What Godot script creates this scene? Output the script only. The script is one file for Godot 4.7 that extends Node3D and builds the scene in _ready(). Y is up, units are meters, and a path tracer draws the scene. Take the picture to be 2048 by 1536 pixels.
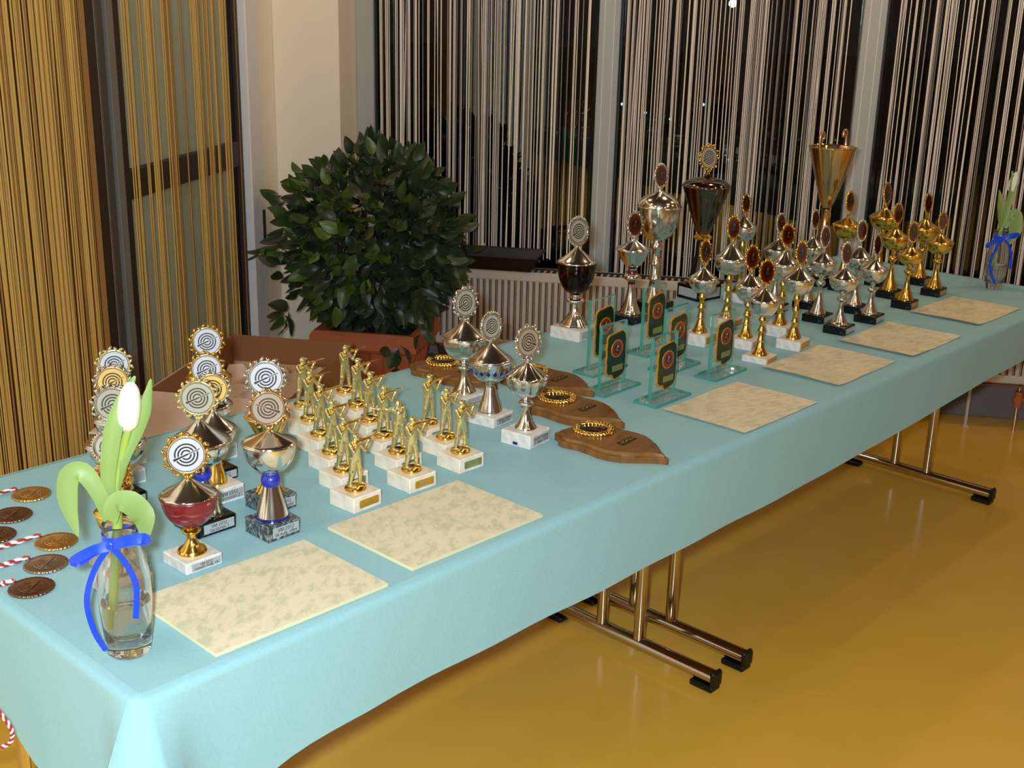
extends Node3D
# Prize table: two folding tables under a turquoise cloth, seen by flash in a club room at night.
# x runs along the table, z towards its front, y up. The room is turned 57 degrees to the table.

const ROOM_TURN := -57.0
const TOP := 0.745
var M := {}
var used := {}
var rng := RandomNumberGenerator.new()

# ---------------------------------------------------------------- mesh builder
class MB:
	var v := PackedVector3Array()
	var n := PackedVector3Array()
	var uv := PackedVector2Array()
	var c := PackedColorArray()
	var ix := PackedInt32Array()
	var xf := Transform3D.IDENTITY
	var col := Color.WHITE

	func put(p: Vector3, nn: Vector3, t := Vector2.ZERO) -> int:
		v.append(xf * p)
		n.append((xf.basis * nn).normalized())
		uv.append(t)
		c.append(col)
		return v.size() - 1

	func tri(a: int, b: int, d: int) -> void:
		var g := (v[b] - v[a]).cross(v[d] - v[a])
		if g.dot(n[a] + n[b] + n[d]) > 0.0:
			ix.append_array(PackedInt32Array([a, d, b]))
		else:
			ix.append_array(PackedInt32Array([a, b, d]))

	func quad(a: Vector3, b: Vector3, d: Vector3, e: Vector3, out: Vector3) -> void:
		var nn := (b - a).cross(d - a)
		if nn.length_squared() < 1e-20:
			nn = (d - a).cross(e - a)
		nn = nn.normalized()
		if nn.dot(out) < 0.0:
			nn = -nn
		var i := put(a, nn, Vector2(0, 1))
		put(b, nn, Vector2(1, 1))
		put(d, nn, Vector2(1, 0))
		put(e, nn, Vector2(0, 0))
		tri(i, i + 1, i + 2)
		tri(i, i + 2, i + 3)

	# a box with chamfered edges, seated with its centre at ctr
	func box(ctr: Vector3, size: Vector3, ch := 0.002) -> void:
		var h := size / 2.0
		ch = minf(ch, minf(h.x, minf(h.y, h.z)) * 0.9)
		for ax in 3:
			var b := (ax + 1) % 3
			var d := (ax + 2) % 3
			for s in [-1.0, 1.0]:
				var q := []
				for k in [[-1, -1], [1, -1], [1, 1], [-1, 1]]:
					var p := Vector3.ZERO
					p[ax] = s * h[ax]
					p[b] = k[0] * (h[b] - ch)
					p[d] = k[1] * (h[d] - ch)
					q.append(ctr + p)
				var o := Vector3.ZERO
				o[ax] = s
				quad(q[0], q[1], q[2], q[3], o)
			for s in [-1.0, 1.0]:
				for t in [-1.0, 1.0]:
					var q := []
					for k in [[0, -1], [0, 1], [1, 1], [1, -1]]:
						var p := Vector3.ZERO
						p[b] = s * (h[b] - (ch if k[0] == 1 else 0.0))
						p[d] = t * (h[d] - (0.0 if k[0] == 1 else ch))
						p[ax] = k[1] * (h[ax] - ch)
						q.append(ctr + p)
					var o := Vector3.ZERO
					o[b] = s
					o[d] = t
					quad(q[0], q[1], q[2], q[3], o)
		for sx in [-1.0, 1.0]:
			for sy in [-1.0, 1.0]:
				for sz in [-1.0, 1.0]:
					var o := Vector3(sx, sy, sz)
					var i := put(ctr + Vector3(sx * h.x, sy * (h.y - ch), sz * (h.z - ch)), o)
					put(ctr + Vector3(sx * (h.x - ch), sy * h.y, sz * (h.z - ch)), o)
					put(ctr + Vector3(sx * (h.x - ch), sy * (h.y - ch), sz * h.z), o)
					tri(i, i + 1, i + 2)

	# turned shape: profile of (radius, height) from below to above
	func lathe(prof: Array, seg := 28, flutes := 0, famp := 0.0) -> void:
		var m := prof.size()
		var sn := []
		for i in m - 1:
			var d: Vector2 = prof[i + 1] - prof[i]
			sn.append(Vector2(d.y, -d.x).normalized())
		for i in m - 1:
			var na: Vector2 = sn[i]
			var nb: Vector2 = sn[i]
			if i > 0 and sn[i - 1].dot(sn[i]) > 0.6:
				na = (sn[i - 1] + sn[i]).normalized()
			if i < m - 2 and sn[i + 1].dot(sn[i]) > 0.6:
				nb = (sn[i + 1] + sn[i]).normalized()
			var first := v.size()
			for k in seg + 1:
				var a := TAU * k / seg
				var f := 1.0 + famp * cos(flutes * a)
				var ft := famp * flutes * sin(flutes * a)
				var dir := Vector3(sin(a), 0, cos(a))
				var tan := Vector3(cos(a), 0, -sin(a))
				for e in 2:
					var p: Vector2 = prof[i + e]
					var q := na if e == 0 else nb
					put(dir * p.x * f + Vector3(0, p.y, 0), dir * q.x + Vector3(0, q.y, 0) + tan * ft * absf(q.x), Vector2(float(k) / seg, float(i + e) / (m - 1)))
			for k in seg:
				var b := first + k * 2
				if prof[i].x > 1e-6:
					tri(b, b + 2, b + 1)
				if prof[i + 1].x > 1e-6:
					tri(b + 1, b + 2, b + 3)

	func ball(ctr: Vector3, r: Vector3, seg := 10, rings := 6, turn := Basis.IDENTITY) -> void:
		var first := v.size()
		for j in rings + 1:
			var b := PI * j / rings - PI / 2
			for k in seg + 1:
				var a := TAU * k / seg
				var d := Vector3(sin(a) * cos(b), sin(b), cos(a) * cos(b))
				put(ctr + turn * (d * r), turn * (d / r).normalized(), Vector2(float(k) / seg, 1.0 - float(j) / rings))
		for j in rings:
			for k in seg:
				var q := first + j * (seg + 1) + k
				if j > 0:
					tri(q, q + 1, q + seg + 1)
				if j < rings - 1:
					tri(q + 1, q + seg + 2, q + seg + 1)

	func ring(R: float, r: float, seg := 28, side := 8) -> void:   # torus round z
		var first := v.size()
		for k in seg + 1:
			var a := TAU * k / seg
			var d := Vector3(cos(a), sin(a), 0)
			for j in side + 1:
				var b := TAU * j / side
				var nn := d * cos(b) + Vector3(0, 0, sin(b))
				put(d * R + nn * r, nn, Vector2(float(k) / seg, float(j) / side))
		for k in seg:
			for j in side:
				var q := first + k * (side + 1) + j
				tri(q, q + 1, q + side + 1)
				tri(q + 1, q + side + 2, q + side + 1)

	func tube(path: Array, rad, seg := 10, caps := true) -> void:
		var m := path.size()
		var up := Vector3(0, 1, 0)
		var t0: Vector3 = (path[1] - path[0]).normalized()
		if absf(t0.dot(up)) > 0.9:
			up = Vector3(1, 0, 0)
		var first := v.size()
		for i in m:
			var t: Vector3 = (path[mini(i + 1, m - 1)] - path[maxi(i - 1, 0)]).normalized()
			var s := up.cross(t).normalized()
			up = t.cross(s).normalized()
			var r: float = rad[i] if rad is Array else rad
			for k in seg + 1:
				var a := TAU * k / seg
				var d := s * cos(a) + up * sin(a)
				put(path[i] + d * r, d, Vector2(float(k) / seg, float(i) / (m - 1)))
		for i in m - 1:
			for k in seg:
				var q := first + i * (seg + 1) + k
				tri(q, q + 1, q + seg + 1)
				tri(q + 1, q + seg + 2, q + seg + 1)
		if caps:
			for e in 2:
				var at := 0 if e == 0 else m - 1
				var out: Vector3 = (path[0] - path[1]) if e == 0 else (path[m - 1] - path[m - 2])
				out = out.normalized()
				var b := v.size()
				for k in seg:
					var src := v[first + at * (seg + 1) + k]
					v.append(src)
					n.append((xf.basis * out).normalized())
					uv.append(Vector2.ZERO)
					c.append(col)
				for k in range(1, seg - 1):
					tri(b, b + k, b + k + 1)

	# a plate cut along an outline in x-y, from z = 0 to z = h, its upper edge chamfered
	func plate(poly: PackedVector2Array, h: float, ch := 0.001) -> void:
		var mid := Vector2.ZERO
		for p in poly:
			mid += p
		mid /= poly.size()
		var lo := Vector2(1e9, 1e9)
		var hi := -lo
		for p in poly:
			lo = lo.min(p)
			hi = hi.max(p)
		var span := maxf(hi.x - lo.x, hi.y - lo.y)
		var k := 1.0 - 2.0 * ch / span
		var t := Geometry2D.triangulate_polygon(poly)
		for e in 2:
			var first := v.size()
			for p in poly:
				var q := mid + (p - mid) * k if e == 1 else p
				put(Vector3(q.x, q.y, h if e == 1 else 0.0), Vector3(0, 0, 1 if e == 1 else -1), (p - lo) / (hi - lo) * Vector2(1, -1) + Vector2(0, 1))
			for i in range(0, t.size(), 3):
				tri(first + t[i], first + t[i + 1], first + t[i + 2])
		for i in poly.size():
			var a := poly[i]
			var b := poly[(i + 1) % poly.size()]
			var o2 := Vector2(b.y - a.y, a.x - b.x).normalized()
			if Geometry2D.is_polygon_clockwise(poly):
				o2 = -o2
			var o := Vector3(o2.x, o2.y, 0)
			var a2 := mid + (a - mid) * k
			var b2 := mid + (b - mid) * k
			quad(Vector3(a.x, a.y, 0), Vector3(b.x, b.y, 0), Vector3(b.x, b.y, h - ch), Vector3(a.x, a.y, h - ch), o)
			quad(Vector3(a.x, a.y, h - ch), Vector3(b.x, b.y, h - ch), Vector3(b2.x, b2.y, h), Vector3(a2.x, a2.y, h), o + Vector3(0, 0, 1))

	# a grid of points with smooth normals
	func sheet(rows: Array, flip := false, double := 0.0) -> void:
		var nr := rows.size()
		var nc: int = rows[0].size()
		var ns := []
		for i in nr:
			var line := []
			for j in nc:
				var du: Vector3 = rows[i][mini(j + 1, nc - 1)] - rows[i][maxi(j - 1, 0)]
				var dv: Vector3 = rows[mini(i + 1, nr - 1)][j] - rows[maxi(i - 1, 0)][j]
				var q := du.cross(dv).normalized()
				line.append(-q if flip else q)
			ns.append(line)
		for side in (2 if double > 0.0 else 1):
			var first := v.size()
			for i in nr:
				for j in nc:
					var q: Vector3 = ns[i][j]
					put(rows[i][j] - q * double * side, q if side == 0 else -q, Vector2(float(j) / (nc - 1), float(i) / (nr - 1)))
			for i in nr - 1:
				for j in nc - 1:
					var b := first + i * nc + j
					tri(b, b + 1, b + nc)
					tri(b + 1, b + nc + 1, b + nc)

	func mesh(into: ArrayMesh = null) -> ArrayMesh:
		var a := []
		a.resize(Mesh.ARRAY_MAX)
		a[Mesh.ARRAY_VERTEX] = v
		a[Mesh.ARRAY_NORMAL] = n
		a[Mesh.ARRAY_TEX_UV] = uv
		a[Mesh.ARRAY_COLOR] = c
		a[Mesh.ARRAY_INDEX] = ix
		var m := into if into else ArrayMesh.new()
		m.add_surface_from_arrays(Mesh.PRIMITIVE_TRIANGLES, a)
		return m

# smooth union of tapered capsules, meshed as surface nets: bones are [from, radius, to, radius]
func blob(bones: Array, cell: float, k: float) -> ArrayMesh:
	var lo := Vector3(1e9, 1e9, 1e9)
	var hi := -lo
	for b in bones:
		for e in [0, 2]:
			lo = lo.min(b[e] - Vector3.ONE * (b[e + 1] + k + cell * 2))
			hi = hi.max(b[e] + Vector3.ONE * (b[e + 1] + k + cell * 2))
	var nx := int((hi.x - lo.x) / cell) + 2
	var ny := int((hi.y - lo.y) / cell) + 2
	var nz := int((hi.z - lo.z) / cell) + 2
	var f := PackedFloat32Array()
	f.resize(nx * ny * nz)
	f.fill(k + cell * 2)
	for b in bones:
		var pa: Vector3 = b[0]
		var ra: float = b[1]
		var pb: Vector3 = b[2]
		var rb: float = b[3]
		var reach := maxf(ra, rb) + k + cell * 2
		var l := ((pa.min(pb) - Vector3.ONE * reach - lo) / cell).floor()
		var h := ((pa.max(pb) + Vector3.ONE * reach - lo) / cell).ceil()
		var ab := pb - pa
		var den := maxf(ab.length_squared(), 1e-12)
		for z in range(maxi(0, int(l.z)), mini(nz, int(h.z) + 1)):
			for y in range(maxi(0, int(l.y)), mini(ny, int(h.y) + 1)):
				for x in range(maxi(0, int(l.x)), mini(nx, int(h.x) + 1)):
					var p := lo + Vector3(x, y, z) * cell
					var t := clampf((p - pa).dot(ab) / den, 0.0, 1.0)
					var d := (p - pa - ab * t).length() - lerpf(ra, rb, t)
					var i := (z * ny + y) * nx + x
					var e := f[i]
					var g := maxf(k - absf(d - e), 0.0) / k
					f[i] = minf(d, e) - g * g * k * 0.25
	var mb := MB.new()
	var at := {}
	var off := [0, 1, nx, nx + 1, nx * ny, nx * ny + 1, nx * ny + nx, nx * ny + nx + 1]
	for z in nz - 1:
		for y in ny - 1:
			for x in nx - 1:
				var i := (z * ny + y) * nx + x
				var cnt := 0
				for o in off:
					if f[i + o] < 0.0:
						cnt += 1
				if cnt == 0 or cnt == 8:
					continue
				var sum := Vector3.ZERO
				var num := 0
				for e in [[0, 1], [2, 3], [4, 5], [6, 7], [0, 2], [1, 3], [4, 6], [5, 7], [0, 4], [1, 5], [2, 6], [3, 7]]:
					var da := f[i + off[e[0]]]
					var db := f[i + off[e[1]]]
					if (da < 0.0) != (db < 0.0):
						var t := da / (da - db)
						var ca := Vector3(e[0] & 1, (e[0] >> 1) & 1, e[0] >> 2)
						var cb := Vector3(e[1] & 1, (e[1] >> 1) & 1, e[1] >> 2)
						sum += ca.lerp(cb, t)
						num += 1
				var g := Vector3(f[i + 1] - f[i] + f[i + off[7]] - f[i + off[6]], f[i + nx] - f[i] + f[i + off[7]] - f[i + off[5]], f[i + off[4]] - f[i] + f[i + off[7]] - f[i + off[3]])
				at[i] = mb.put(lo + (Vector3(x, y, z) + sum / num) * cell, g.normalized())
	var step := [1, nx, nx * ny]
	for i in at:
		for ax in 3:
			var b: int = step[(ax + 1) % 3]
			var d: int = step[(ax + 2) % 3]
			if (f[i] < 0.0) != (f[i + step[ax]] < 0.0) and at.has(i - b) and at.has(i - d) and at.has(i - b - d):
				mb.tri(at[i], at[i - b], at[i - b - d])
				mb.tri(at[i], at[i - b - d], at[i - d])
	return mb.mesh()

# ---------------------------------------------------------------- nodes
func numbered(called: String) -> String:
	var k: int = used.get(called, 0)
	used[called] = k + 1
	return called if k == 0 else "%s_%03d" % [called, k]

func thing(called: String, label: String, category: String, at := Vector3.ZERO, turn := 0.0, group := "") -> Node3D:
	var o := Node3D.new()
	o.name = numbered(called)
	add_child(o)
	o.position = at
	o.rotation_degrees.y = turn
	tag(o, label, category, group)
	return o

func tag(o: Node3D, label: String, category: String, group := "") -> Node3D:
	o.set_meta("label", label)
	o.set_meta("category", category)
	if group:
		o.set_meta("group", group)
	return o

func part(called: String, mesh: Mesh, mat: Material, parent: Node, at := Vector3.ZERO) -> MeshInstance3D:
	var o := MeshInstance3D.new()
	o.name = called
	o.mesh = mesh
	if mat:
		o.material_override = mat
	o.position = at
	parent.add_child(o, true)
	return o

func single(called: String, label: String, category: String, mesh: Mesh, mat: Material, at := Vector3.ZERO, turn := 0.0, group := "") -> MeshInstance3D:
	var o := part(numbered(called), mesh, mat, self, at)
	o.rotation_degrees.y = turn
	tag(o, label, category, group)
	return o

func struct(called: String, mesh: Mesh, mat: Material, label: String, category: String) -> MeshInstance3D:
	var o := part(called, mesh, mat, self)
	o.rotation_degrees.y = ROOM_TURN
	tag(o, label, category)
	o.set_meta("kind", "structure")
	return o

func copy(o: Node3D, called: String, label: String, at: Vector3, turn: float) -> Node3D:
	var r: Node3D = o.duplicate()
	r.name = numbered(called)
	add_child(r)
	r.position = at
	r.rotation_degrees.y = turn
	r.set_meta("label", label)
	return r

# room coordinates: t along the window wall, s towards it
func room(t: float, y: float, s: float) -> Vector3:
	return Basis(Vector3.UP, deg_to_rad(ROOM_TURN)) * Vector3(t, y, -s)

func boxmesh(ctr: Vector3, size: Vector3, ch := 0.002) -> ArrayMesh:
	var b := MB.new()
	b.box(ctr, size, ch)
	return b.mesh()

func V2(a: Array) -> Array:
	var r := []
	for i in range(0, a.size(), 2):
		r.append(Vector2(a[i], a[i + 1]))
	return r

func turned(prof: Array, seg := 28, flutes := 0, famp := 0.0) -> ArrayMesh:
	var b := MB.new()
	b.lathe(prof, seg, flutes, famp)
	return b.mesh()

# ---------------------------------------------------------------- materials
func mat(called: String, color: Color, rough := 0.6, metal := 0.0, spec := 0.5) -> StandardMaterial3D:
	var m := StandardMaterial3D.new()
	m.resource_name = called
	m.albedo_color = color
	m.roughness = rough
	m.metallic = metal
	m.metallic_specular = spec
	M[called] = m
	return m

func noise(freq: float, ramp: Array, seed_ := 1, oct := 4, size := 512, type := FastNoiseLite.TYPE_SIMPLEX_SMOOTH, stretch := Vector2.ONE) -> ImageTexture:
	var f := FastNoiseLite.new()
	f.noise_type = type
	f.frequency = freq
	f.seed = seed_
	f.fractal_octaves = oct
	var g := Gradient.new()
	g.offsets = PackedFloat32Array()
	g.colors = PackedColorArray()
	for i in range(0, ramp.size(), 2):
		g.add_point(ramp[i], ramp[i + 1])
	var im := Image.create(size, size, false, Image.FORMAT_RGB8)
	for y in size:
		for x in size:
			var a := TAU * x / size
			var b := TAU * y / size
			var rx := size / TAU * stretch.x
			var ry := size / TAU * stretch.y
			# seamless: a torus in noise space, two slices mixed
			var p := f.get_noise_3d(cos(a) * rx + cos(b) * ry * 0.37, sin(a) * rx + sin(b) * ry * 0.53, cos(b) * ry + 0.6 * sin(b + a) * ry * 0.5)
			im.set_pixel(x, y, g.sample(clampf(p * 0.5 + 0.5, 0.0, 1.0)))
	return ImageTexture.create_from_image(im)

func textured(called: String, tex: Texture2D, scale: float, rough := 0.6, world := true, spec := 0.5) -> StandardMaterial3D:
	var m := mat(called, Color.WHITE, rough, 0.0, spec)
	m.albedo_texture = tex
	m.uv1_triplanar = true
	m.uv1_world_triplanar = world
	m.uv1_scale = Vector3.ONE * scale
	return m

func target_face(bg: Color, ink: Color, flip := false) -> ImageTexture:
	var n := 160
	var im := Image.create(n, n, false, Image.FORMAT_RGB8)
	for y in n:
		for x in n:
			var p := Vector2(x - n / 2.0 + 0.5, y - n / 2.0 + 0.5) / (n / 2.0)
			if flip:
				p.x = -p.x
			var r := p.length()
			var dark := false
			for q in [0.25, 0.43, 0.61]:
				if absf(r - q) < 0.042:
					dark = true
			# the rifle lies across the rings from low left to high right; a pale gap runs along both sides
			var ax := Vector2(0.92, -0.39)
			var al := p.dot(ax)
			var ac := p.dot(Vector2(0.39, 0.92))
			if al > -0.75 and al < 0.8:
				var half := 0.022
				if al < -0.35:
					half = 0.04 + (-0.35 - al) * 0.09
				elif al < 0.1:
					half = 0.045
				if absf(ac) < half + 0.04:
					dark = false
				if absf(ac) < half:
					dark = true
			if r > 0.93 and r < 0.97:
				dark = true
			im.set_pixel(x, y, ink if dark else bg)
	return ImageTexture.create_from_image(im)

func red_face() -> ImageTexture:   # orange-red medal print with a small grey seated figure in the middle
	var n := 128
	var im := Image.create(n, n, false, Image.FORMAT_RGB8)
	for y in n:
		for x in n:
			var p := Vector2(x - n / 2.0 + 0.5, y - n / 2.0 + 0.5) / (n / 2.0)
			var r := p.length()
			var c := Color(0.50, 0.12, 0.05)
			if r > 0.88:
				c = Color(0.60, 0.34, 0.10)
			elif r < 0.52:
				c = Color(0.10, 0.06, 0.06)
				if (p - Vector2(0.1, -0.25)).length() < 0.17:
					c = Color(0.62, 0.56, 0.50)
				elif (p - Vector2(-0.08, 0.08)).length() < 0.22:
					c = Color(0.40, 0.30, 0.28)
				elif (p - Vector2(0.15, 0.2)).length() < 0.14:
					c = Color(0.55, 0.25, 0.10)
			im.set_pixel(x, y, c)
	return ImageTexture.create_from_image(im)

func mottle(seed_: int) -> ImageTexture:   # marbled paper: soft grey-green clouds drawn out along one diagonal
	var f := FastNoiseLite.new()
	f.seed = seed_
	f.frequency = 0.022
	f.fractal_octaves = 5
	f.fractal_gain = 0.68
	var g := FastNoiseLite.new()
	g.seed = seed_ + 1
	g.frequency = 0.009
	var im := Image.create(420, 297, false, Image.FORMAT_RGB8)
	for y in 297:
		for x in 420:
			var a := f.get_noise_2d(x * 0.55 + y * 0.30, y * 1.5 - x * 0.55)
			var t := smoothstep(-0.25, 0.62, a + 0.4 * g.get_noise_2d(x, y))
			im.set_pixel(x, y, Color(0.875, 0.835, 0.715).lerp(Color(0.70, 0.705, 0.60), t * 0.62))
	return ImageTexture.create_from_image(im)

func make_materials() -> void:
	mat("chrome", Color(0.93, 0.92, 0.90), 0.15, 1.0)
	mat("gold", Color(0.95, 0.79, 0.40), 0.17, 1.0)
	mat("pale_gold", Color(0.94, 0.89, 0.64), 0.2, 0.9)
	mat("rose_gold", Color(0.90, 0.76, 0.56), 0.16, 1.0)
	mat("steel_tube", Color(0.80, 0.76, 0.72), 0.12, 1.0)
	mat("black_metal", Color(0.05, 0.045, 0.05), 0.12, 0.0, 0.8)
	mat("dark_chrome", Color(0.50, 0.45, 0.42), 0.12, 1.0)
	mat("smoky", Color(0.30, 0.22, 0.20), 0.08, 1.0)
	mat("black_plastic", Color(0.025, 0.023, 0.022), 0.45)
	mat("blue_crackle", Color(0.06, 0.14, 0.62), 0.12).clearcoat_enabled = true
	mat("blue", Color(0.04, 0.12, 0.50), 0.15)
	mat("red_glass", Color(0.42, 0.02, 0.06), 0.1)
	mat("silver_plate", Color(0.72, 0.73, 0.74), 0.42, 0.3)
	mat("gold_plate", Color(0.80, 0.60, 0.16), 0.38, 0.45)
	mat("olive_plate", Color(0.50, 0.53, 0.30), 0.40, 0.3)
	mat("dark_plate", Color(0.22, 0.17, 0.08), 0.3, 0.6)
	mat("ink", Color(0.13, 0.13, 0.15), 0.6)
	mat("pale_ink", Color(0.78, 0.76, 0.60), 0.5)
	mat("white_plastic", Color(0.80, 0.79, 0.78), 0.35)
	textured("marble", noise(0.018, [0.0, Color(0.70, 0.69, 0.68), 0.40, Color(0.83, 0.81, 0.79), 0.55, Color(0.88, 0.86, 0.84), 1.0, Color(0.91, 0.89, 0.87)], 3, 5, 256), 9.0, 0.28, false)
	textured("cream_marble", noise(0.018, [0.0, Color(0.80, 0.74, 0.67), 0.42, Color(0.89, 0.84, 0.77), 0.6, Color(0.92, 0.88, 0.81), 1.0, Color(0.94, 0.90, 0.84)], 8, 5, 256), 9.0, 0.3, false)
	textured("black_marble", noise(0.02, [0.0, Color(0.02, 0.02, 0.025), 0.62, Color(0.03, 0.03, 0.04), 0.68, Color(0.35, 0.34, 0.33), 0.72, Color(0.04, 0.04, 0.05), 1.0, Color(0.05, 0.05, 0.06)], 5, 3, 256), 7.0, 0.12, false)
	textured("grey_marble", noise(0.035, [0.0, Color(0.08, 0.10, 0.11), 0.42, Color(0.22, 0.25, 0.26), 0.58, Color(0.36, 0.38, 0.38), 0.75, Color(0.60, 0.60, 0.58), 1.0, Color(0.72, 0.72, 0.70)], 6, 5, 256), 14.0, 0.15, false)
	for k in 2:
		var pm := mat("paper%d" % k, Color.WHITE, 0.75)
		pm.albedo_texture = mottle(31 + k * 5)
	mat("paper_edge", Color(0.86, 0.84, 0.68), 0.8)
	textured("wood", noise(0.012, [0.0, Color(0.32, 0.20, 0.09), 0.45, Color(0.46, 0.30, 0.13), 0.6, Color(0.52, 0.34, 0.15), 1.0, Color(0.56, 0.37, 0.17)], 14, 5, 256, FastNoiseLite.TYPE_SIMPLEX_SMOOTH, Vector2(0.35, 2.5)), 6.0, 0.3, false)
	textured("red_bowl", noise(0.012, [0.0, Color(0.80, 0.74, 0.74), 0.33, Color(0.66, 0.40, 0.42), 0.37, Color(0.44, 0.10, 0.12), 1.0, Color(0.50, 0.12, 0.13)], 21, 4, 256, FastNoiseLite.TYPE_SIMPLEX_SMOOTH, Vector2(1, 2)), 14.0, 0.2, false)
	var cloth := mat("cloth", Color(0.575, 0.75, 0.785), 0.85, 0.0, 0.25)
	cloth.albedo_texture = noise(0.08, [0.0, Color(0.95, 0.95, 0.95), 1.0, Color(1, 1, 1)], 4, 2, 256)
	cloth.uv1_triplanar = true
	cloth.uv1_world_triplanar = true
	cloth.uv1_scale = Vector3.ONE * 9.0
	cloth.rim_enabled = true
	cloth.rim = 0.25
	textured("lino", noise(0.012, [0.0, Color(0.90, 0.70, 0.27), 0.5, Color(0.92, 0.72, 0.28), 1.0, Color(0.94, 0.74, 0.30)], 17, 5, 512), 0.8, 0.20)
	mat("wall_paint", Color(0.93, 0.90, 0.84), 0.8)
	mat("room_wall", Color(0.42, 0.31, 0.22), 0.8)
	mat("ceiling_wood", Color(0.15, 0.095, 0.065), 0.6)
	mat("white_trim", Color(0.90, 0.90, 0.92), 0.5)
	mat("grey_frame", Color(0.66, 0.67, 0.67), 0.45)
	mat("dark_frame", Color(0.20, 0.15, 0.13), 0.5)
	mat("strip_grey", Color(0.46, 0.45, 0.44), 0.5)
	mat("mid_frame", Color(0.31, 0.28, 0.26), 0.5)
	mat("gasket", Color(0.03, 0.03, 0.05), 0.5)
	mat("frosted", Color(0.62, 0.65, 0.58), 0.5)
	mat("sill_wall", Color(0.46, 0.44, 0.44), 0.8)
	mat("radiator_white", Color(0.74, 0.71, 0.68), 0.4)
	mat("slot_dark", Color(0.10, 0.10, 0.12), 0.7)
	mat("copper_pipe", Color(0.62, 0.42, 0.22), 0.4, 0.5)
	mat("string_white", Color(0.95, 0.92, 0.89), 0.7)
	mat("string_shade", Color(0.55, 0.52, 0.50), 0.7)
	mat("string_gold", Color(0.82, 0.66, 0.34), 0.6)
	mat("string_brown", Color(0.60, 0.43, 0.20), 0.6)
	mat("terracotta", Color(0.66, 0.36, 0.22), 0.75)
	mat("soil", Color(0.10, 0.07, 0.05), 0.9)
	mat("bark", Color(0.20, 0.12, 0.08), 0.8)
	for k in 4:
		var g := mat("leaf%d" % k, [Color(0.23, 0.31, 0.14), Color(0.17, 0.23, 0.14), Color(0.31, 0.40, 0.15), Color(0.22, 0.24, 0.17)][k], 0.42)
		g.backlight_enabled = true
		g.backlight = Color(0.08, 0.12, 0.03)
	mat("carton", Color(0.52, 0.34, 0.20), 0.85)
	mat("carton_pale", Color(0.78, 0.62, 0.44), 0.85)
	mat("carton_white", Color(0.84, 0.76, 0.72), 0.8)
	var tl := mat("tulip_leaf", Color(0.50, 0.60, 0.34), 0.5)
	tl.backlight_enabled = true
	tl.backlight = Color(0.2, 0.3, 0.08)
	mat("tulip_stem", Color(0.56, 0.65, 0.28), 0.5)
	mat("petal", Color(0.84, 0.83, 0.78), 0.55)
	mat("ribbon", Color(0.05, 0.24, 0.82), 0.32).rim_enabled = true
	mat("cord_red", Color(0.66, 0.13, 0.16), 0.8)
	mat("cord_white", Color(0.90, 0.86, 0.84), 0.8)
	mat("medal_gold", Color(0.80, 0.66, 0.42), 0.38, 1.0)
	mat("medal_bronze", Color(0.52, 0.40, 0.34), 0.38, 1.0)
	mat("medal_silver", Color(0.64, 0.58, 0.54), 0.38, 1.0)
	textured("green_plate", noise(0.02, [0.0, Color(0.01, 0.06, 0.03), 0.45, Color(0.02, 0.11, 0.05), 0.6, Color(0.03, 0.17, 0.07), 1.0, Color(0.05, 0.24, 0.11)], 9, 4, 256), 10.0, 0.2, false)
	var pane := mat("pane", Color(1, 1, 1, 0.0), 0.0)
	pane.transparency = BaseMaterial3D.TRANSPARENCY_ALPHA
	var clear := mat("clear", Color(0.94, 1.0, 0.98, 0.02), 0.02)
	clear.transparency = BaseMaterial3D.TRANSPARENCY_ALPHA
	var edge := mat("glass_edge", Color(0.22, 0.58, 0.53, 0.80), 0.10)
	edge.transparency = BaseMaterial3D.TRANSPARENCY_ALPHA
	var solid := mat("solid_glass", Color(1, 1, 1, 0.02), 0.02)
	solid.refraction_enabled = true
	solid.refraction_scale = 0.05
	var water := mat("water", Color(0.95, 1.0, 1.0, 0.02), 0.02)
	water.refraction_enabled = true
	water.refraction_scale = 0.033
	var lamp := mat("lamp_glow", Color(1, 0.8, 0.5), 0.5)
	lamp.emission_enabled = true
	lamp.emission = Color(1.0, 0.70, 0.36)
	lamp.emission_energy_multiplier = 6.0
	var glint_mat := mat("added_glint_glow", Color(0.8, 0.95, 1.0), 0.5)  # glow of the added dots that imitate glints in the window panes
	glint_mat.emission_enabled = true
	glint_mat.emission = Color(0.75, 0.92, 1.0)
	glint_mat.emission_energy_multiplier = 1.2
	var vb := mat("vase_bottom", Color(0.92, 0.97, 0.98, 0.34), 0.02)
	vb.transparency = BaseMaterial3D.TRANSPARENCY_ALPHA
	var disc := func(called: String, bg: Color, ink: Color, flip := false):
		var m := mat(called, Color.WHITE, 0.45)
		m.albedo_texture = target_face(bg, ink, flip)
	disc.call("disc_white", Color(0.74, 0.74, 0.77), Color(0.10, 0.09, 0.10))
	disc.call("disc_yellow", Color(0.85, 0.68, 0.32), Color(0.12, 0.09, 0.06))
	disc.call("disc_bronze", Color(0.62, 0.55, 0.48), Color(0.22, 0.15, 0.12), true)
	disc.call("disc_grey", Color(0.64, 0.62, 0.56), Color(0.20, 0.17, 0.14))
	var rd := mat("disc_red", Color(0.62, 0.52, 0.50), 0.12)
	rd.albedo_texture = red_face()
	var rs := mat("disc_orange", Color.WHITE, 0.25)
	rs.albedo_texture = rd.albedo_texture
	rs.albedo_color = Color(1.0, 1.0, 1.0)

# ---------------------------------------------------------------- prize cups
var wreath_mesh: ArrayMesh
var face_mesh: ArrayMesh
var wreath_thin: ArrayMesh

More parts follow.
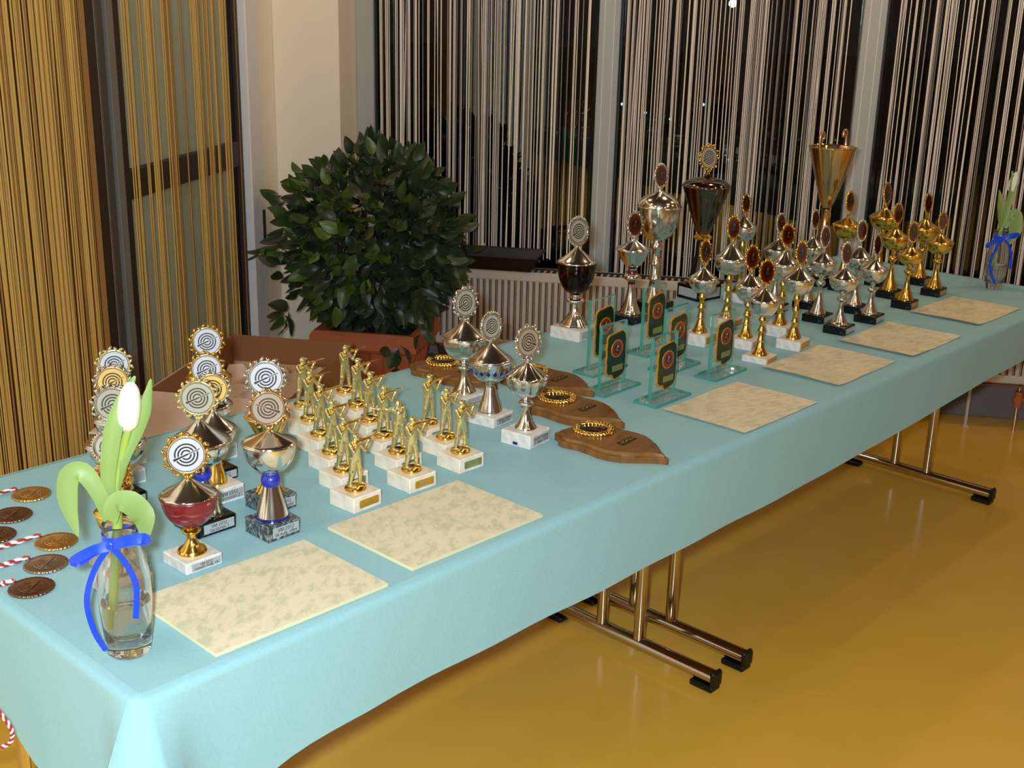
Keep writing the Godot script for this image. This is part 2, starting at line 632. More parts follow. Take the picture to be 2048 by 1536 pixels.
func make_shared() -> void:
	var b := MB.new()
	b.ring(0.79, 0.055, 36, 8)
	for k in 20:
		var a := TAU * (k + 0.5) / 20
		var turn := Basis(Vector3(0, 0, 1), a + 0.9 * (1 if k % 2 == 0 else -1))
		b.ball(Vector3(cos(a), sin(a), 0.05 * (k % 2)) * (0.86 if k % 2 == 0 else 0.93), Vector3(0.155, 0.075, 0.10), 8, 6, turn)
	b.ball(Vector3(0, -0.97, 0), Vector3(0.16, 0.13, 0.12), 8, 6)
	b.box(Vector3(0, 0, -0.06), Vector3(1.1, 1.1, 0.08), 0.03)
	wreath_mesh = b.mesh()
	b = MB.new()
	b.ring(0.84, 0.075, 36, 8)
	for k in 34:
		var a := TAU * k / 34
		b.ball(Vector3(cos(a), sin(a), 0) * 0.93, Vector3(0.07, 0.07, 0.08), 6, 5)
	b.box(Vector3(0, 0, -0.06), Vector3(1.1, 1.1, 0.08), 0.03)
	wreath_thin = b.mesh()
	b = MB.new()
	var n := 36
	var i := b.put(Vector3(0, 0, 0.05), Vector3(0, 0, 1), Vector2(0.5, 0.5))
	for k in n + 1:
		var a := TAU * k / n
		b.put(Vector3(cos(a) * 0.76, sin(a) * 0.76, 0.05), Vector3(0, 0, 1), Vector2(0.5 + 0.5 * cos(a), 0.5 - 0.5 * sin(a)))
	for k in n:
		b.tri(i, i + 1 + k, i + 2 + k)
	i = b.v.size()
	for k in n + 1:
		var a := TAU * k / n
		var d := Vector3(cos(a), sin(a), 0)
		b.put(d * 0.76 + Vector3(0, 0, 0.05), d)
		b.put(d * 0.76 + Vector3(0, 0, -0.03), d)
	for k in n:
		b.tri(i + k * 2, i + k * 2 + 1, i + k * 2 + 2)
		b.tri(i + k * 2 + 1, i + k * 2 + 3, i + k * 2 + 2)
	face_mesh = b.mesh()

func lettering(lines: Array, width: float, height: float, parent: Node3D, ink: Material, at: Vector3) -> void:
	for k in lines.size():
		var t := TextMesh.new()
		var f := SystemFont.new()
		f.font_names = PackedStringArray(["Droid Sans"])
		t.font = f
		t.text = lines[k]
		t.font_size = 32
		t.pixel_size = 0.001
		t.depth = 0.004
		var o := part("lettering", t, ink, parent, at + Vector3(0, height * (0.20 - 0.44 * k) if lines.size() > 1 else 0.0, 0))
		var w := maxf(t.get_aabb().size.x, 0.001)
		var s := minf(width * 0.84 / w, height * 0.36 / 0.024)
		o.scale = Vector3(s, s, 0.05)

func base_block(o: Node3D, w: float, d: float, h: float, bm: String, plate: String, lines := []) -> void:
	part("base", boxmesh(Vector3(0, h / 2, 0), Vector3(w, h, d), 0.0016), M[bm], o)
	if plate == "":
		return
	var pw := w * 0.80
	var ph := h * 0.62
	var pm := part("plate", boxmesh(Vector3.ZERO, Vector3(pw, ph, 0.0012), 0.0004), M[plate], o, Vector3(0.003, h * 0.5, d / 2 + 0.0004))
	if lines.size():
		lettering(lines, pw, ph, pm, M["ink"], Vector3(0, 0, 0.0008))

# d: x z (place), w dp h (base), bm, plate, lines; fr (foot radius), style; bb, rim, rr, apex, disc, dr; dyaw; metals
func cup(label: String, group: String, d: Dictionary) -> Node3D:
	var o := thing(d.get("name", "trophy_cup"), label, "trophy", Vector3(d.x, TOP, d.z), d.get("turn", 0.0), group)
	var h: float = d.get("h", 0.026)
	var w: float = d.get("w", 0.066)
	base_block(o, w, d.get("dp", w), h, d.get("bm", "marble"), d.get("plate", ""), d.get("lines", []))
	var metal: Material = M[d.get("metal", "chrome")]
	var foot_metal: Material = M[d.get("foot_metal", d.get("metal", "chrome"))]
	var fr: float = d.get("fr", 0.02)
	var bb: float = d.bb
	var yr: float = d.rim
	var rr: float = d.rr
	var sr: float = d.get("sr", 0.0065)
	var L := bb - h
	var style: String = d.get("style", "classic")
	var p := []
	if style == "bell":      # a plain cone
		p = V2([0, h, fr, h, fr, h + 0.003, fr * 0.97, h + 0.006, fr * 0.80, h + L * 0.30, fr * 0.55, h + L * 0.58, sr * 1.25, h + L * 0.82, sr, h + L * 0.92, sr * 1.3, h + L])
	elif style == "column":  # a banded column on a bell foot
		p = V2([0, h, fr, h, fr, h + 0.003, fr * 0.9, h + 0.006, fr * 0.72, h + L * 0.12, fr * 0.52, h + L * 0.22, sr * 1.05, h + L * 0.34, sr * 1.3, h + L * 0.36, sr * 1.3, h + L * 0.39, sr, h + L * 0.42, sr * 0.95, h + L * 0.60, sr * 1.35, h + L * 0.62, sr * 1.35, h + L * 0.66, sr * 0.95, h + L * 0.70, sr * 0.8, h + L * 0.84, sr * 1.3, h + L * 0.88, sr * 1.3, h + L * 0.92, sr * 0.8, h + L])
	else:
		p = V2([0, h, fr, h, fr * 1.02, h + 0.0015, fr, h + 0.003, fr * 0.93, h + 0.006, fr * 0.90, h + L * 0.07, fr * 0.86, h + L * 0.10, fr * 0.62, h + L * 0.22, sr * 1.3, h + L * 0.42, sr, h + L * 0.55, sr, h + L * 0.70, sr * 1.7, h + L * 0.73, sr * 2.2, h + L * 0.77, sr * 2.3, h + L * 0.80, sr * 2.2, h + L * 0.83, sr * 1.7, h + L * 0.87, sr * 0.9, h + L * 0.90, sr * 1.4, h + L])
	part("stem", turned(p, 28, d.get("foot_flutes", 0), d.get("foot_famp", 0.0)), foot_metal, o)
	if d.has("foot_ring"):
		part("foot_ring", turned(V2([fr * 0.98, h + 0.0004, fr * 1.05, h + 0.002, fr * 1.05, h + 0.0035, fr * 0.98, h + 0.005])), M[d.foot_ring], o)
	if d.has("knob"):
		var b := MB.new()
		var kr: float = d.knob_r
		b.ball(Vector3(0, bb - kr * 0.85, 0), Vector3(kr, kr * 0.95, kr), 18, 12)
		part("stem_ball", b.mesh(), M[d.knob], o)
	# bowl
	var H := yr - bb
	var q := []
	var shape: String = d.get("shape", "round")
	var pw: float = {"round": 0.55, "deep": 0.62, "vase": 0.85, "cone": 1.0}[shape]
	q.append(Vector2(sr * 0.9, bb))
	for k in range(1, 11):
		var t := k / 10.0
		q.append(Vector2(lerpf(sr, rr, pow(t, pw) if shape != "round" else sqrt(1.0 - (1.0 - t) * (1.0 - t))), bb + H * t))
	for k in 7:   # rolled lip
		var a := -PI / 2 + PI * (k + 0.5) / 7.0
		q.append(Vector2(rr - 0.0004 + 0.0032 * cos(a), yr + 0.0022 + 0.0022 * sin(a)))
	if not d.has("apex"):
		q.append(Vector2(rr * 0.95, yr))
		for k in range(8, 0, -1):
			var t := k / 10.0
			q.append(Vector2(lerpf(sr, rr, pow(t, pw)) * 0.95, bb + 0.004 + H * t))
		q.append(Vector2(0, bb + 0.006))
	part("bowl", turned(q, 40, d.get("flutes", 0), d.get("famp", 0.0)), M[d.get("bowl", d.get("metal", "chrome"))], o)
	if d.has("apex"):
		var A: float = d.apex - yr - 0.003
		var y := yr + 0.003
		var l := []
		if d.get("lid_shape", "ogee") == "dome":
			l = V2([rr, y, rr * 1.0, y + A * 0.05, rr * 0.93, y + A * 0.30, rr * 0.75, y + A * 0.55, rr * 0.45, y + A * 0.78, rr * 0.18, y + A * 0.90, rr * 0.10, y + A])
		else:
			l = V2([rr * 1.005, y, rr * 1.02, y + A * 0.02, rr * 1.022, y + A * 0.055, rr * 1.005, y + A * 0.095, rr * 0.965, y + A * 0.14, rr * 0.90, y + A * 0.195, rr * 0.82, y + A * 0.26, rr * 0.74, y + A * 0.32, rr * 0.54, y + A * 0.50, rr * 0.34, y + A * 0.70, rr * 0.19, y + A * 0.86, rr * 0.10, y + A])
		l.append(Vector2(rr * 0.14, y + A + 0.002))
		l.append(Vector2(rr * 0.14, y + A + 0.005))
		l.append(Vector2(0, y + A + 0.008))
		part("lid", turned(l, 40, d.get("lid_flutes", 0), d.get("lid_famp", 0.0)), M[d.get("lid", d.get("metal", "chrome"))], o)
	if d.has("disc"):
		var dr: float = d.dr
		var wr := part("wreath", wreath_thin if d.get("thin", false) else wreath_mesh, M[d.get("wreath", "gold")], o, Vector3(0, d.disc, 0))
		wr.rotation_degrees = Vector3(-6, d.get("dyaw", 0.0), d.get("droll", 0.0))
		wr.scale = Vector3.ONE * dr
		part("disc", face_mesh, M[d.get("face", "disc_red")], wr)
		# pin between lid and wreath
		var y0: float = d.get("apex", yr)
		part("pin", turned(V2([0.003, y0, 0.0042, y0 + 0.004, 0.0032, maxf(y0 + 0.006, d.disc - dr * 0.9)]), 12), M[d.get("wreath", "gold")], o)
	return o

func cups() -> void:
	var club := "silver and gilt cups with rifle-target discs at the near end"
	var a := {}
	a = {"x": 0.267, "z": -0.289, "w": 0.064, "dp": 0.066, "h": 0.019, "plate": "silver_plate", "lines": ["VM 2012", "Gewehr Aufg. VG"], "fr": 0.0225, "foot_metal": "gold", "foot_flutes": 28, "foot_famp": 0.008, "bb": 0.064, "rim": 0.111, "rr": 0.042, "apex": 0.142, "disc": 0.179, "dr": 0.036, "bowl": "red_bowl", "wreath": "gold", "face": "disc_white", "dyaw": -33.0}
	cup("small cup with red and white bowl and gold stem, beside the first paper stack", club, a)
	a = {"x": 0.355, "z": -0.391, "w": 0.072, "dp": 0.075, "h": 0.026, "bm": "black_marble", "plate": "silver_plate", "lines": ["VM 2012", "Senioren 1"], "fr": 0.03, "style": "bell", "foot_flutes": 14, "foot_famp": 0.04, "bb": 0.108, "rim": 0.148, "rr": 0.047, "apex": 0.188, "disc": 0.224, "dr": 0.034, "knob": "blue_crackle", "knob_r": 0.016, "wreath": "pale_gold", "face": "disc_grey", "dyaw": -38.0, "flutes": 10, "famp": 0.012}
	cup("wide silver cup with blue stem ball on black marble, right behind the red bowl cup", club, a)
	a = {"x": 0.439, "z": -0.480, "w": 0.066, "h": 0.028, "plate": "silver_plate", "lines": ["VM 2012", "Senioren 2"], "fr": 0.018, "style": "bell", "foot_metal": "gold", "bb": 0.086, "rim": 0.125, "rr": 0.036, "apex": 0.160, "disc": 0.199, "dr": 0.033, "wreath": "chrome", "face": "disc_yellow", "dyaw": -30.0}
	cup("silver cup with gold cone foot, white base and yellow disc between black based cups", club, a)
	a = {"x": 0.485, "z": -0.566, "w": 0.066, "h": 0.022, "bm": "black_marble", "plate": "silver_plate", "lines": ["VM 2012", "Jugend VK"], "fr": 0.019, "foot_flutes": 12, "foot_famp": 0.05, "bb": 0.105, "rim": 0.137, "rr": 0.040, "apex": 0.168, "disc": 0.206, "dr": 0.033, "wreath": "gold", "face": "disc_white", "dyaw": -30.0, "flutes": 18, "famp": 0.015}
	cup("silver cup with patterned bowl on black base, white disc, third in its diagonal row", club, a)
	a = {"x": 0.543, "z": -0.652, "w": 0.066, "h": 0.030, "plate": "silver_plate", "fr": 0.02, "bb": 0.113, "rim": 0.157, "rr": 0.039, "apex": 0.189, "disc": 0.228, "dr": 0.033, "metal": "gold", "wreath": "gold", "face": "disc_white", "dyaw": -28.0, "flutes": 20, "famp": 0.02}
	cup("gold cup on white base with white disc, rearmost of the diagonal row beside the carton", club, a)
	a = {"x": 0.422, "z": -0.296, "w": 0.064, "dp": 0.064, "h": 0.028, "bm": "grey_marble", "plate": "silver_plate", "lines": ["VM 2012", "VK Aufg. offen"], "fr": 0.027, "style": "bell", "foot_ring": "blue", "sr": 0.009, "bb": 0.107, "rim": 0.155, "rr": 0.042, "apex": 0.178, "disc": 0.215, "dr": 0.034, "knob": "blue_crackle", "knob_r": 0.0165, "wreath": "rose_gold", "face": "disc_bronze", "dyaw": -28.0}
	cup("silver cup with blue crackle ball and blue foot rim on grey mottled marble", club, a)
	a = {"x": 0.482, "z": -0.384, "w": 0.063, "dp": 0.063, "h": 0.028, "bm": "grey_marble", "plate": "silver_plate", "lines": ["VM 2012", "Luftgewehr"], "fr": 0.024, "foot_flutes": 12, "foot_famp": 0.07, "bb": 0.112, "rim": 0.163, "rr": 0.036, "apex": 0.185, "disc": 0.232, "dr": 0.036, "metal": "gold", "wreath": "chrome", "face": "disc_white", "dyaw": -36.0, "shape": "vase"}
	cup("gold cup with scalloped foot on grey marble, directly behind the blue foot rim cup", club, a)
	var tul := "cups standing behind the near tulip vase"
	a = {"x": 0.147, "z": -0.286, "w": 0.064, "h": 0.028, "plate": "silver_plate", "fr": 0.021, "foot_metal": "gold", "bb": 0.088, "rim": 0.122, "rr": 0.030, "apex": 0.146, "disc": 0.186, "dr": 0.026, "metal": "gold", "wreath": "gold", "face": "disc_yellow", "dyaw": -30.0}
	cup("small gold cup with gold medallion on white base, the one right behind the tulip vase", tul, a)
	a = {"x": 0.182, "z": -0.362, "w": 0.064, "h": 0.020, "plate": "silver_plate", "fr": 0.021, "foot_metal": "gold", "bb": 0.096, "rim": 0.136, "rr": 0.030, "apex": 0.158, "disc": 0.194, "dr": 0.026, "metal": "gold", "wreath": "chrome", "thin": true, "face": "disc_grey", "dyaw": -30.0}
	cup("gold cup with small glittering silver medallion on white base, second behind the tulip vase", tul, a)
	a = {"x": 0.305, "z": -0.573, "w": 0.066, "h": 0.024, "bm": "black_marble", "plate": "silver_plate", "fr": 0.024, "bb": 0.069, "rim": 0.108, "rr": 0.048, "apex": 0.142, "disc": 0.180, "dr": 0.036, "wreath": "chrome", "face": "disc_grey", "dyaw": -33.0}
	cup("wide chrome covered cup on black base with large silver grey disc, behind the tulip flower", tul, a)
	a = {"x": 0.354, "z": -0.660, "w": 0.066, "h": 0.028, "plate": "silver_plate", "fr": 0.024, "bb": 0.088, "rim": 0.118, "rr": 0.036, "apex": 0.150, "disc": 0.188, "dr": 0.034, "wreath": "chrome", "face": "disc_yellow", "dyaw": -30.0}
	cup("silver cup on white base with yellow disc in silver wreath, left of the tulip bloom", tul, a)
	a = {"x": 0.402, "z": -0.740, "w": 0.066, "h": 0.028, "fr": 0.024, "bb": 0.084, "rim": 0.123, "rr": 0.037, "apex": 0.154, "disc": 0.192, "dr": 0.034, "metal": "gold", "wreath": "pale_gold", "face": "disc_white", "dyaw": -28.0}
	cup("gold wreathed white disc cup, rearmost of those behind the tulip, against the orange strings", tul, a)
	var three := "three silver covered cups beside the wooden shields"
	a = {"x": 1.129, "z": -0.567, "w": 0.072, "h": 0.022, "plate": "silver_plate", "fr": 0.026, "sr": 0.008, "bb": 0.094, "rim": 0.142, "rr": 0.047, "apex": 0.184, "disc": 0.222, "dr": 0.037, "wreath": "chrome", "face": "disc_grey", "dyaw": -4.0, "flutes": 12, "famp": 0.02}
	cup("silver covered cup with target disc, rearmost of three, standing in front of the radiator", three, a)
	a = {"x": 1.075, "z": -0.436, "w": 0.072, "h": 0.022, "turn": 8.0, "plate": "silver_plate", "lines": ["Bester Schütze", "2. Platz 2012"], "fr": 0.026, "style": "bell", "sr": 0.009, "bb": 0.088, "rim": 0.131, "rr": 0.044, "apex": 0.172, "disc": 0.206, "dr": 0.032, "wreath": "chrome", "face": "disc_grey", "dyaw": -10.0, "thin": true}
	var c := cup("silver covered cup with a row of blue diamonds round the bowl, the middle of three", three, a)
	for k in 18:
		var th := TAU * k / 18
		var b := MB.new()
		b.plate(PackedVector2Array([Vector2(0, -0.0065), Vector2(0.0045, 0), Vector2(0, 0.0065), Vector2(-0.0045, 0)]), 0.0016, 0.0005)
		var g := part("diamond", b.mesh(), M["blue"], c, Vector3(sin(th) * 0.0402, 0.114, cos(th) * 0.0402))
		g.rotation = Vector3(0.42, th, 0)
		g.rotation_order = EULER_ORDER_YXZ
	a = {"x": 1.039, "z": -0.301, "w": 0.071, "h": 0.029, "turn": 8.0, "plate": "silver_plate", "lines": ["Bester Schütze", "1. Platz 2012"], "fr": 0.0225, "sr": 0.007, "bb": 0.095, "rim": 0.134, "rr": 0.041, "apex": 0.168, "disc": 0.207, "dr": 0.036, "wreath": "chrome", "face": "disc_bronze", "dyaw": -14.0, "flutes": 30, "famp": 0.016, "lid_flutes": 24, "lid_famp": 0.03}
	c = cup("silver covered cup with ribbed lid and small blue sticker on base, front of three", three, a)
	part("sticker", boxmesh(Vector3.ZERO, Vector3(0.0008, 0.006, 0.011), 0.0002), M["blue"], c, Vector3(-0.0358, 0.007, 0.0))
	# the large cups at the back
	a = {"x": 1.720, "z": -0.753, "w": 0.092, "h": 0.031, "turn": 6.0, "plate": "silver_plate", "fr": 0.040, "sr": 0.011, "bb": 0.116, "rim": 0.196, "rr": 0.050, "apex": 0.242, "disc": 0.281, "dr": 0.040, "bowl": "smoky", "wreath": "chrome", "face": "disc_grey", "thin": true, "dyaw": -12.0, "shape": "round", "foot_flutes": 16, "foot_famp": 0.02}
	cup("tall covered cup with dark smoky bowl on white marble, by the left window post", "large cups at the back edge", a)
	a = {"x": 1.965, "z": -0.758, "w": 0.080, "h": 0.022, "bm": "black_marble", "fr": 0.030, "sr": 0.010, "bb": 0.150, "rim": 0.200, "rr": 0.046, "apex": 0.230, "disc": 0.270, "dr": 0.038, "wreath": "chrome", "face": "disc_red", "dyaw": 2.0, "shape": "deep"}
	c = cup("silver covered cup with a ruby red stem on dark base, behind the rear glass awards", "large cups at the back edge", a)
	part("stem_insert", turned(V2([0.004, 0.098, 0.010, 0.104, 0.0150, 0.140, 0.0135, 0.142, 0, 0.143]), 20), M["red_glass"], c)
	a = {"x": 2.105, "z": -0.782, "w": 0.084, "h": 0.030, "bm": "black_marble", "fr": 0.034, "sr": 0.014, "bb": 0.205, "rim": 0.300, "rr": 0.061, "apex": 0.348, "disc": 0.388, "dr": 0.036, "wreath": "chrome", "face": "disc_red", "thin": true, "dyaw": 4.0, "shape": "round", "style": "column", "lid_shape": "dome"}
	cup("big silver bowl cup on tall banded stem, just left of the tallest dark cup", "large cups at the back edge", a)
	a = {"x": 2.345, "z": -0.790, "w": 0.098, "dp": 0.09, "h": 0.045, "turn": -8.0, "bm": "black_marble", "plate": "silver_plate", "fr": 0.036, "sr": 0.015, "bb": 0.190, "rim": 0.335, "rr": 0.070, "apex": 0.366, "disc": 0.420, "dr": 0.041, "foot_metal": "black_metal", "wreath": "gold", "face": "disc_grey", "dyaw": -4.0, "shape": "vase", "style": "bell", "lid_shape": "dome", "bowl": "dark_chrome", "lid": "dark_chrome"}
	c = cup("tallest covered cup with dark reflecting conical bowl, black stem and gold collar", "large cups at the back edge", a)
	part("collar", turned(V2([0.014, 0.176, 0.026, 0.180, 0.028, 0.186, 0.016, 0.196]), 24), M["gold"], c)
	part("foot_trim", turned(V2([0.037, 0.045, 0.041, 0.047, 0.041, 0.052, 0.037, 0.055]), 28), M["gold"], c)
	part("side_plate", boxmesh(Vector3.ZERO, Vector3(0.0012, 0.026, 0.074), 0.0004), M["silver_plate"], c, Vector3(-0.0494, 0.0225, 0))
	a = {"x": 2.800, "z": -0.640, "w": 0.09, "h": 0.032, "bm": "black_marble", "fr": 0.038, "sr": 0.012, "style": "bell", "bb": 0.241, "rim": 0.432, "rr": 0.071, "metal": "rose_gold", "shape": "vase", "flutes": 12, "famp": 0.012}
	c = cup("largest open cup of pale gilt with two scroll handles, before the right window post", "large cups at the back edge", a)
	for s in [-1.0, 1.0]:
		var b := MB.new()
		var path := []
		for k in 15:
			var t := k / 14.0
			path.append(Vector3(s * (0.071 * pow(minf((0.055 + 0.168 * t) / 0.191, 1.0), 0.85) + 0.006), 0.300 + 0.168 * t, 0))
		for k in 9:
			var t := PI * (k + 1) / 8.0
			path.append(Vector3(s * (0.077 - 0.010 + 0.010 * cos(t)), 0.468 + 0.014 * sin(t), 0))
		b.tube(path, 0.0055, 8)
		var hd := part("handle", b.mesh(), M["rose_gold"], c)
		hd.rotation_degrees.y = -2
	# gilt stemmed cups on white marble
	var wg := "silver cups with gilt stems and red discs on white marble"
	var h := {"w": 0.066, "h": 0.027, "plate": "gold_plate", "fr": 0.020, "sr": 0.0072, "style": "column", "foot_metal": "gold", "metal": "chrome", "wreath": "gold", "face": "disc_red", "shape": "round", "turn": 7.0, "flutes": 14, "famp": 0.012}
	var rows := [
		[1.915, -0.490, 0.134, 0.169, 0.036, 0.203, 0.243, 0.034, "silver cup with gilt stem on white base, seen between the middle and right glass awards", 0.031],
		[2.114, -0.539, 0.145, 0.187, 0.044, 0.234, 0.275, 0.035, "silver cup with gilt stem and red disc, just right of the tallest dark cup", 0.028],
		[1.978, -0.390, 0.119, 0.160, 0.036, 0.195, 0.235, 0.035, "silver cup on white base with red disc, directly behind the rightmost glass award", 0.026],
		[1.894, -0.294, 0.114, 0.153, 0.038, 0.187, 0.226, 0.034, "silver cup with gilt stem on the lowest white base, right beside the rightmost glass award", 0.016],
		[2.151, -0.394, 0.149, 0.190, 0.036, 0.232, 0.271, 0.033, "silver cup with red disc in plain gold rim, second behind the fourth paper sheet", 0.030],
		[2.064, -0.300, 0.141, 0.179, 0.039, 0.214, 0.250, 0.033, "silver cup on a tall white base at the corner of the fourth paper sheet", 0.026],
		[2.403, -0.687, 0.181, 0.220, 0.038, 0.256, 0.292, 0.031, "silver cup with small red disc at the back, right behind the cup beside the tallest", 0.028],
	]
	for r in rows:
		a = h.duplicate()
		a.merge({"x": r[0], "z": r[1], "bb": r[2], "rim": r[3], "rr": r[4], "apex": r[5], "disc": r[6], "dr": r[7], "h": r[9]}, true)
		a["dyaw"] = rng.randf_range(-12, 4)
		cup(r[8], wg, a)
	var sb := "silver cups with red discs on black bases"
	h = {"w": 0.070, "dp": 0.064, "h": 0.022, "bm": "black_marble", "plate": "silver_plate", "fr": 0.0225, "sr": 0.006, "wreath": "chrome", "thin": true, "face": "disc_red", "shape": "round", "turn": 6.0, "style": "classic", "flutes": 0, "famp": 0.0}
	rows = [
		[2.375, -0.548, 0.134, 0.177, 0.040, 0.215, 0.256, 0.031, "silver beaded disc cup standing directly behind the gold rimmed disc cup"],
		[2.489, -0.504, 0.140, 0.176, 0.034, 0.211, 0.261, 0.030, "silver cup with beaded red disc in front of the largest open cup's stem"],
		[2.368, -0.401, 0.131, 0.167, 0.037, 0.199, 0.240, 0.032, "silver cup on black base left in the second row, beside the white based cups"],
		[2.299, -0.296, 0.111, 0.147, 0.039, 0.179, 0.218, 0.032, "silver cup on black base at the left corner of the fifth paper sheet"],
		[2.545, -0.383, 0.122, 0.157, 0.037, 0.196, 0.239, 0.032, "silver cup on black base behind the pair at the fifth paper sheet"],
		[2.476, -0.298, 0.110, 0.148, 0.037, 0.178, 0.219, 0.033, "silver cup on black base at the upper corner of the fifth paper sheet"],
	]
	for r in rows:
		a = h.duplicate()
		a.merge({"x": r[0], "z": r[1], "bb": r[2], "rim": r[3], "rr": r[4], "apex": r[5], "disc": r[6], "dr": r[7]}, true)
		a["dyaw"] = rng.randf_range(-10, 4)
		cup(r[8], sb, a)
	var gb := "gold cups with red discs on black bases at the far end"
	h = {"w": 0.068, "dp": 0.060, "h": 0.023, "bm": "black_marble", "plate": "gold_plate", "fr": 0.024, "sr": 0.006, "metal": "gold", "wreath": "gold", "face": "disc_red", "thin": true, "shape": "round", "turn": 5.0}
	rows = [
		[2.779, -0.551, 0.160, 0.203, 0.043, 0.231, 0.276, 0.036, "gold cup with red disc directly right of the largest open cup"],
		[2.936, -0.508, 0.176, 0.216, 0.045, 0.250, 0.292, 0.037, "tallest of the gold cups, second from the largest open cup"],
		[2.806, -0.403, 0.144, 0.183, 0.039, 0.215, 0.258, 0.033, "gold cup in the middle row in front of the tallest gold cup"],
		[3.056, -0.424, 0.133, 0.177, 0.043, 0.215, 0.260, 0.034, "gold cup at the back right, farthest from the camera on the table"],
		[2.941, -0.320, 0.128, 0.163, 0.040, 0.194, 0.231, 0.030, "rightmost gold cup, at the upper corner of the last paper sheet"],
		[2.714, -0.306, 0.128, 0.157, 0.037, 0.185, 0.225, 0.032, "gold cup at the left corner of the last paper sheet, nearest of the gold ones"],
	]
	for r in rows:
		a = h.duplicate()
		a.merge({"x": r[0], "z": r[1], "bb": r[2], "rim": r[3], "rr": r[4], "apex": r[5], "disc": r[6], "dr": r[7]}, true)
		a["dyaw"] = rng.randf_range(-10, 6)
		cup(r[8], gb, a)

# ---------------------------------------------------------------- marksman figurines
func scaled_bones(list: Array, k: float) -> Array:
	var r := []
	for b in list:
		r.append([b[0] * k, b[1] * k, b[2] * k, b[3] * k])
	return r

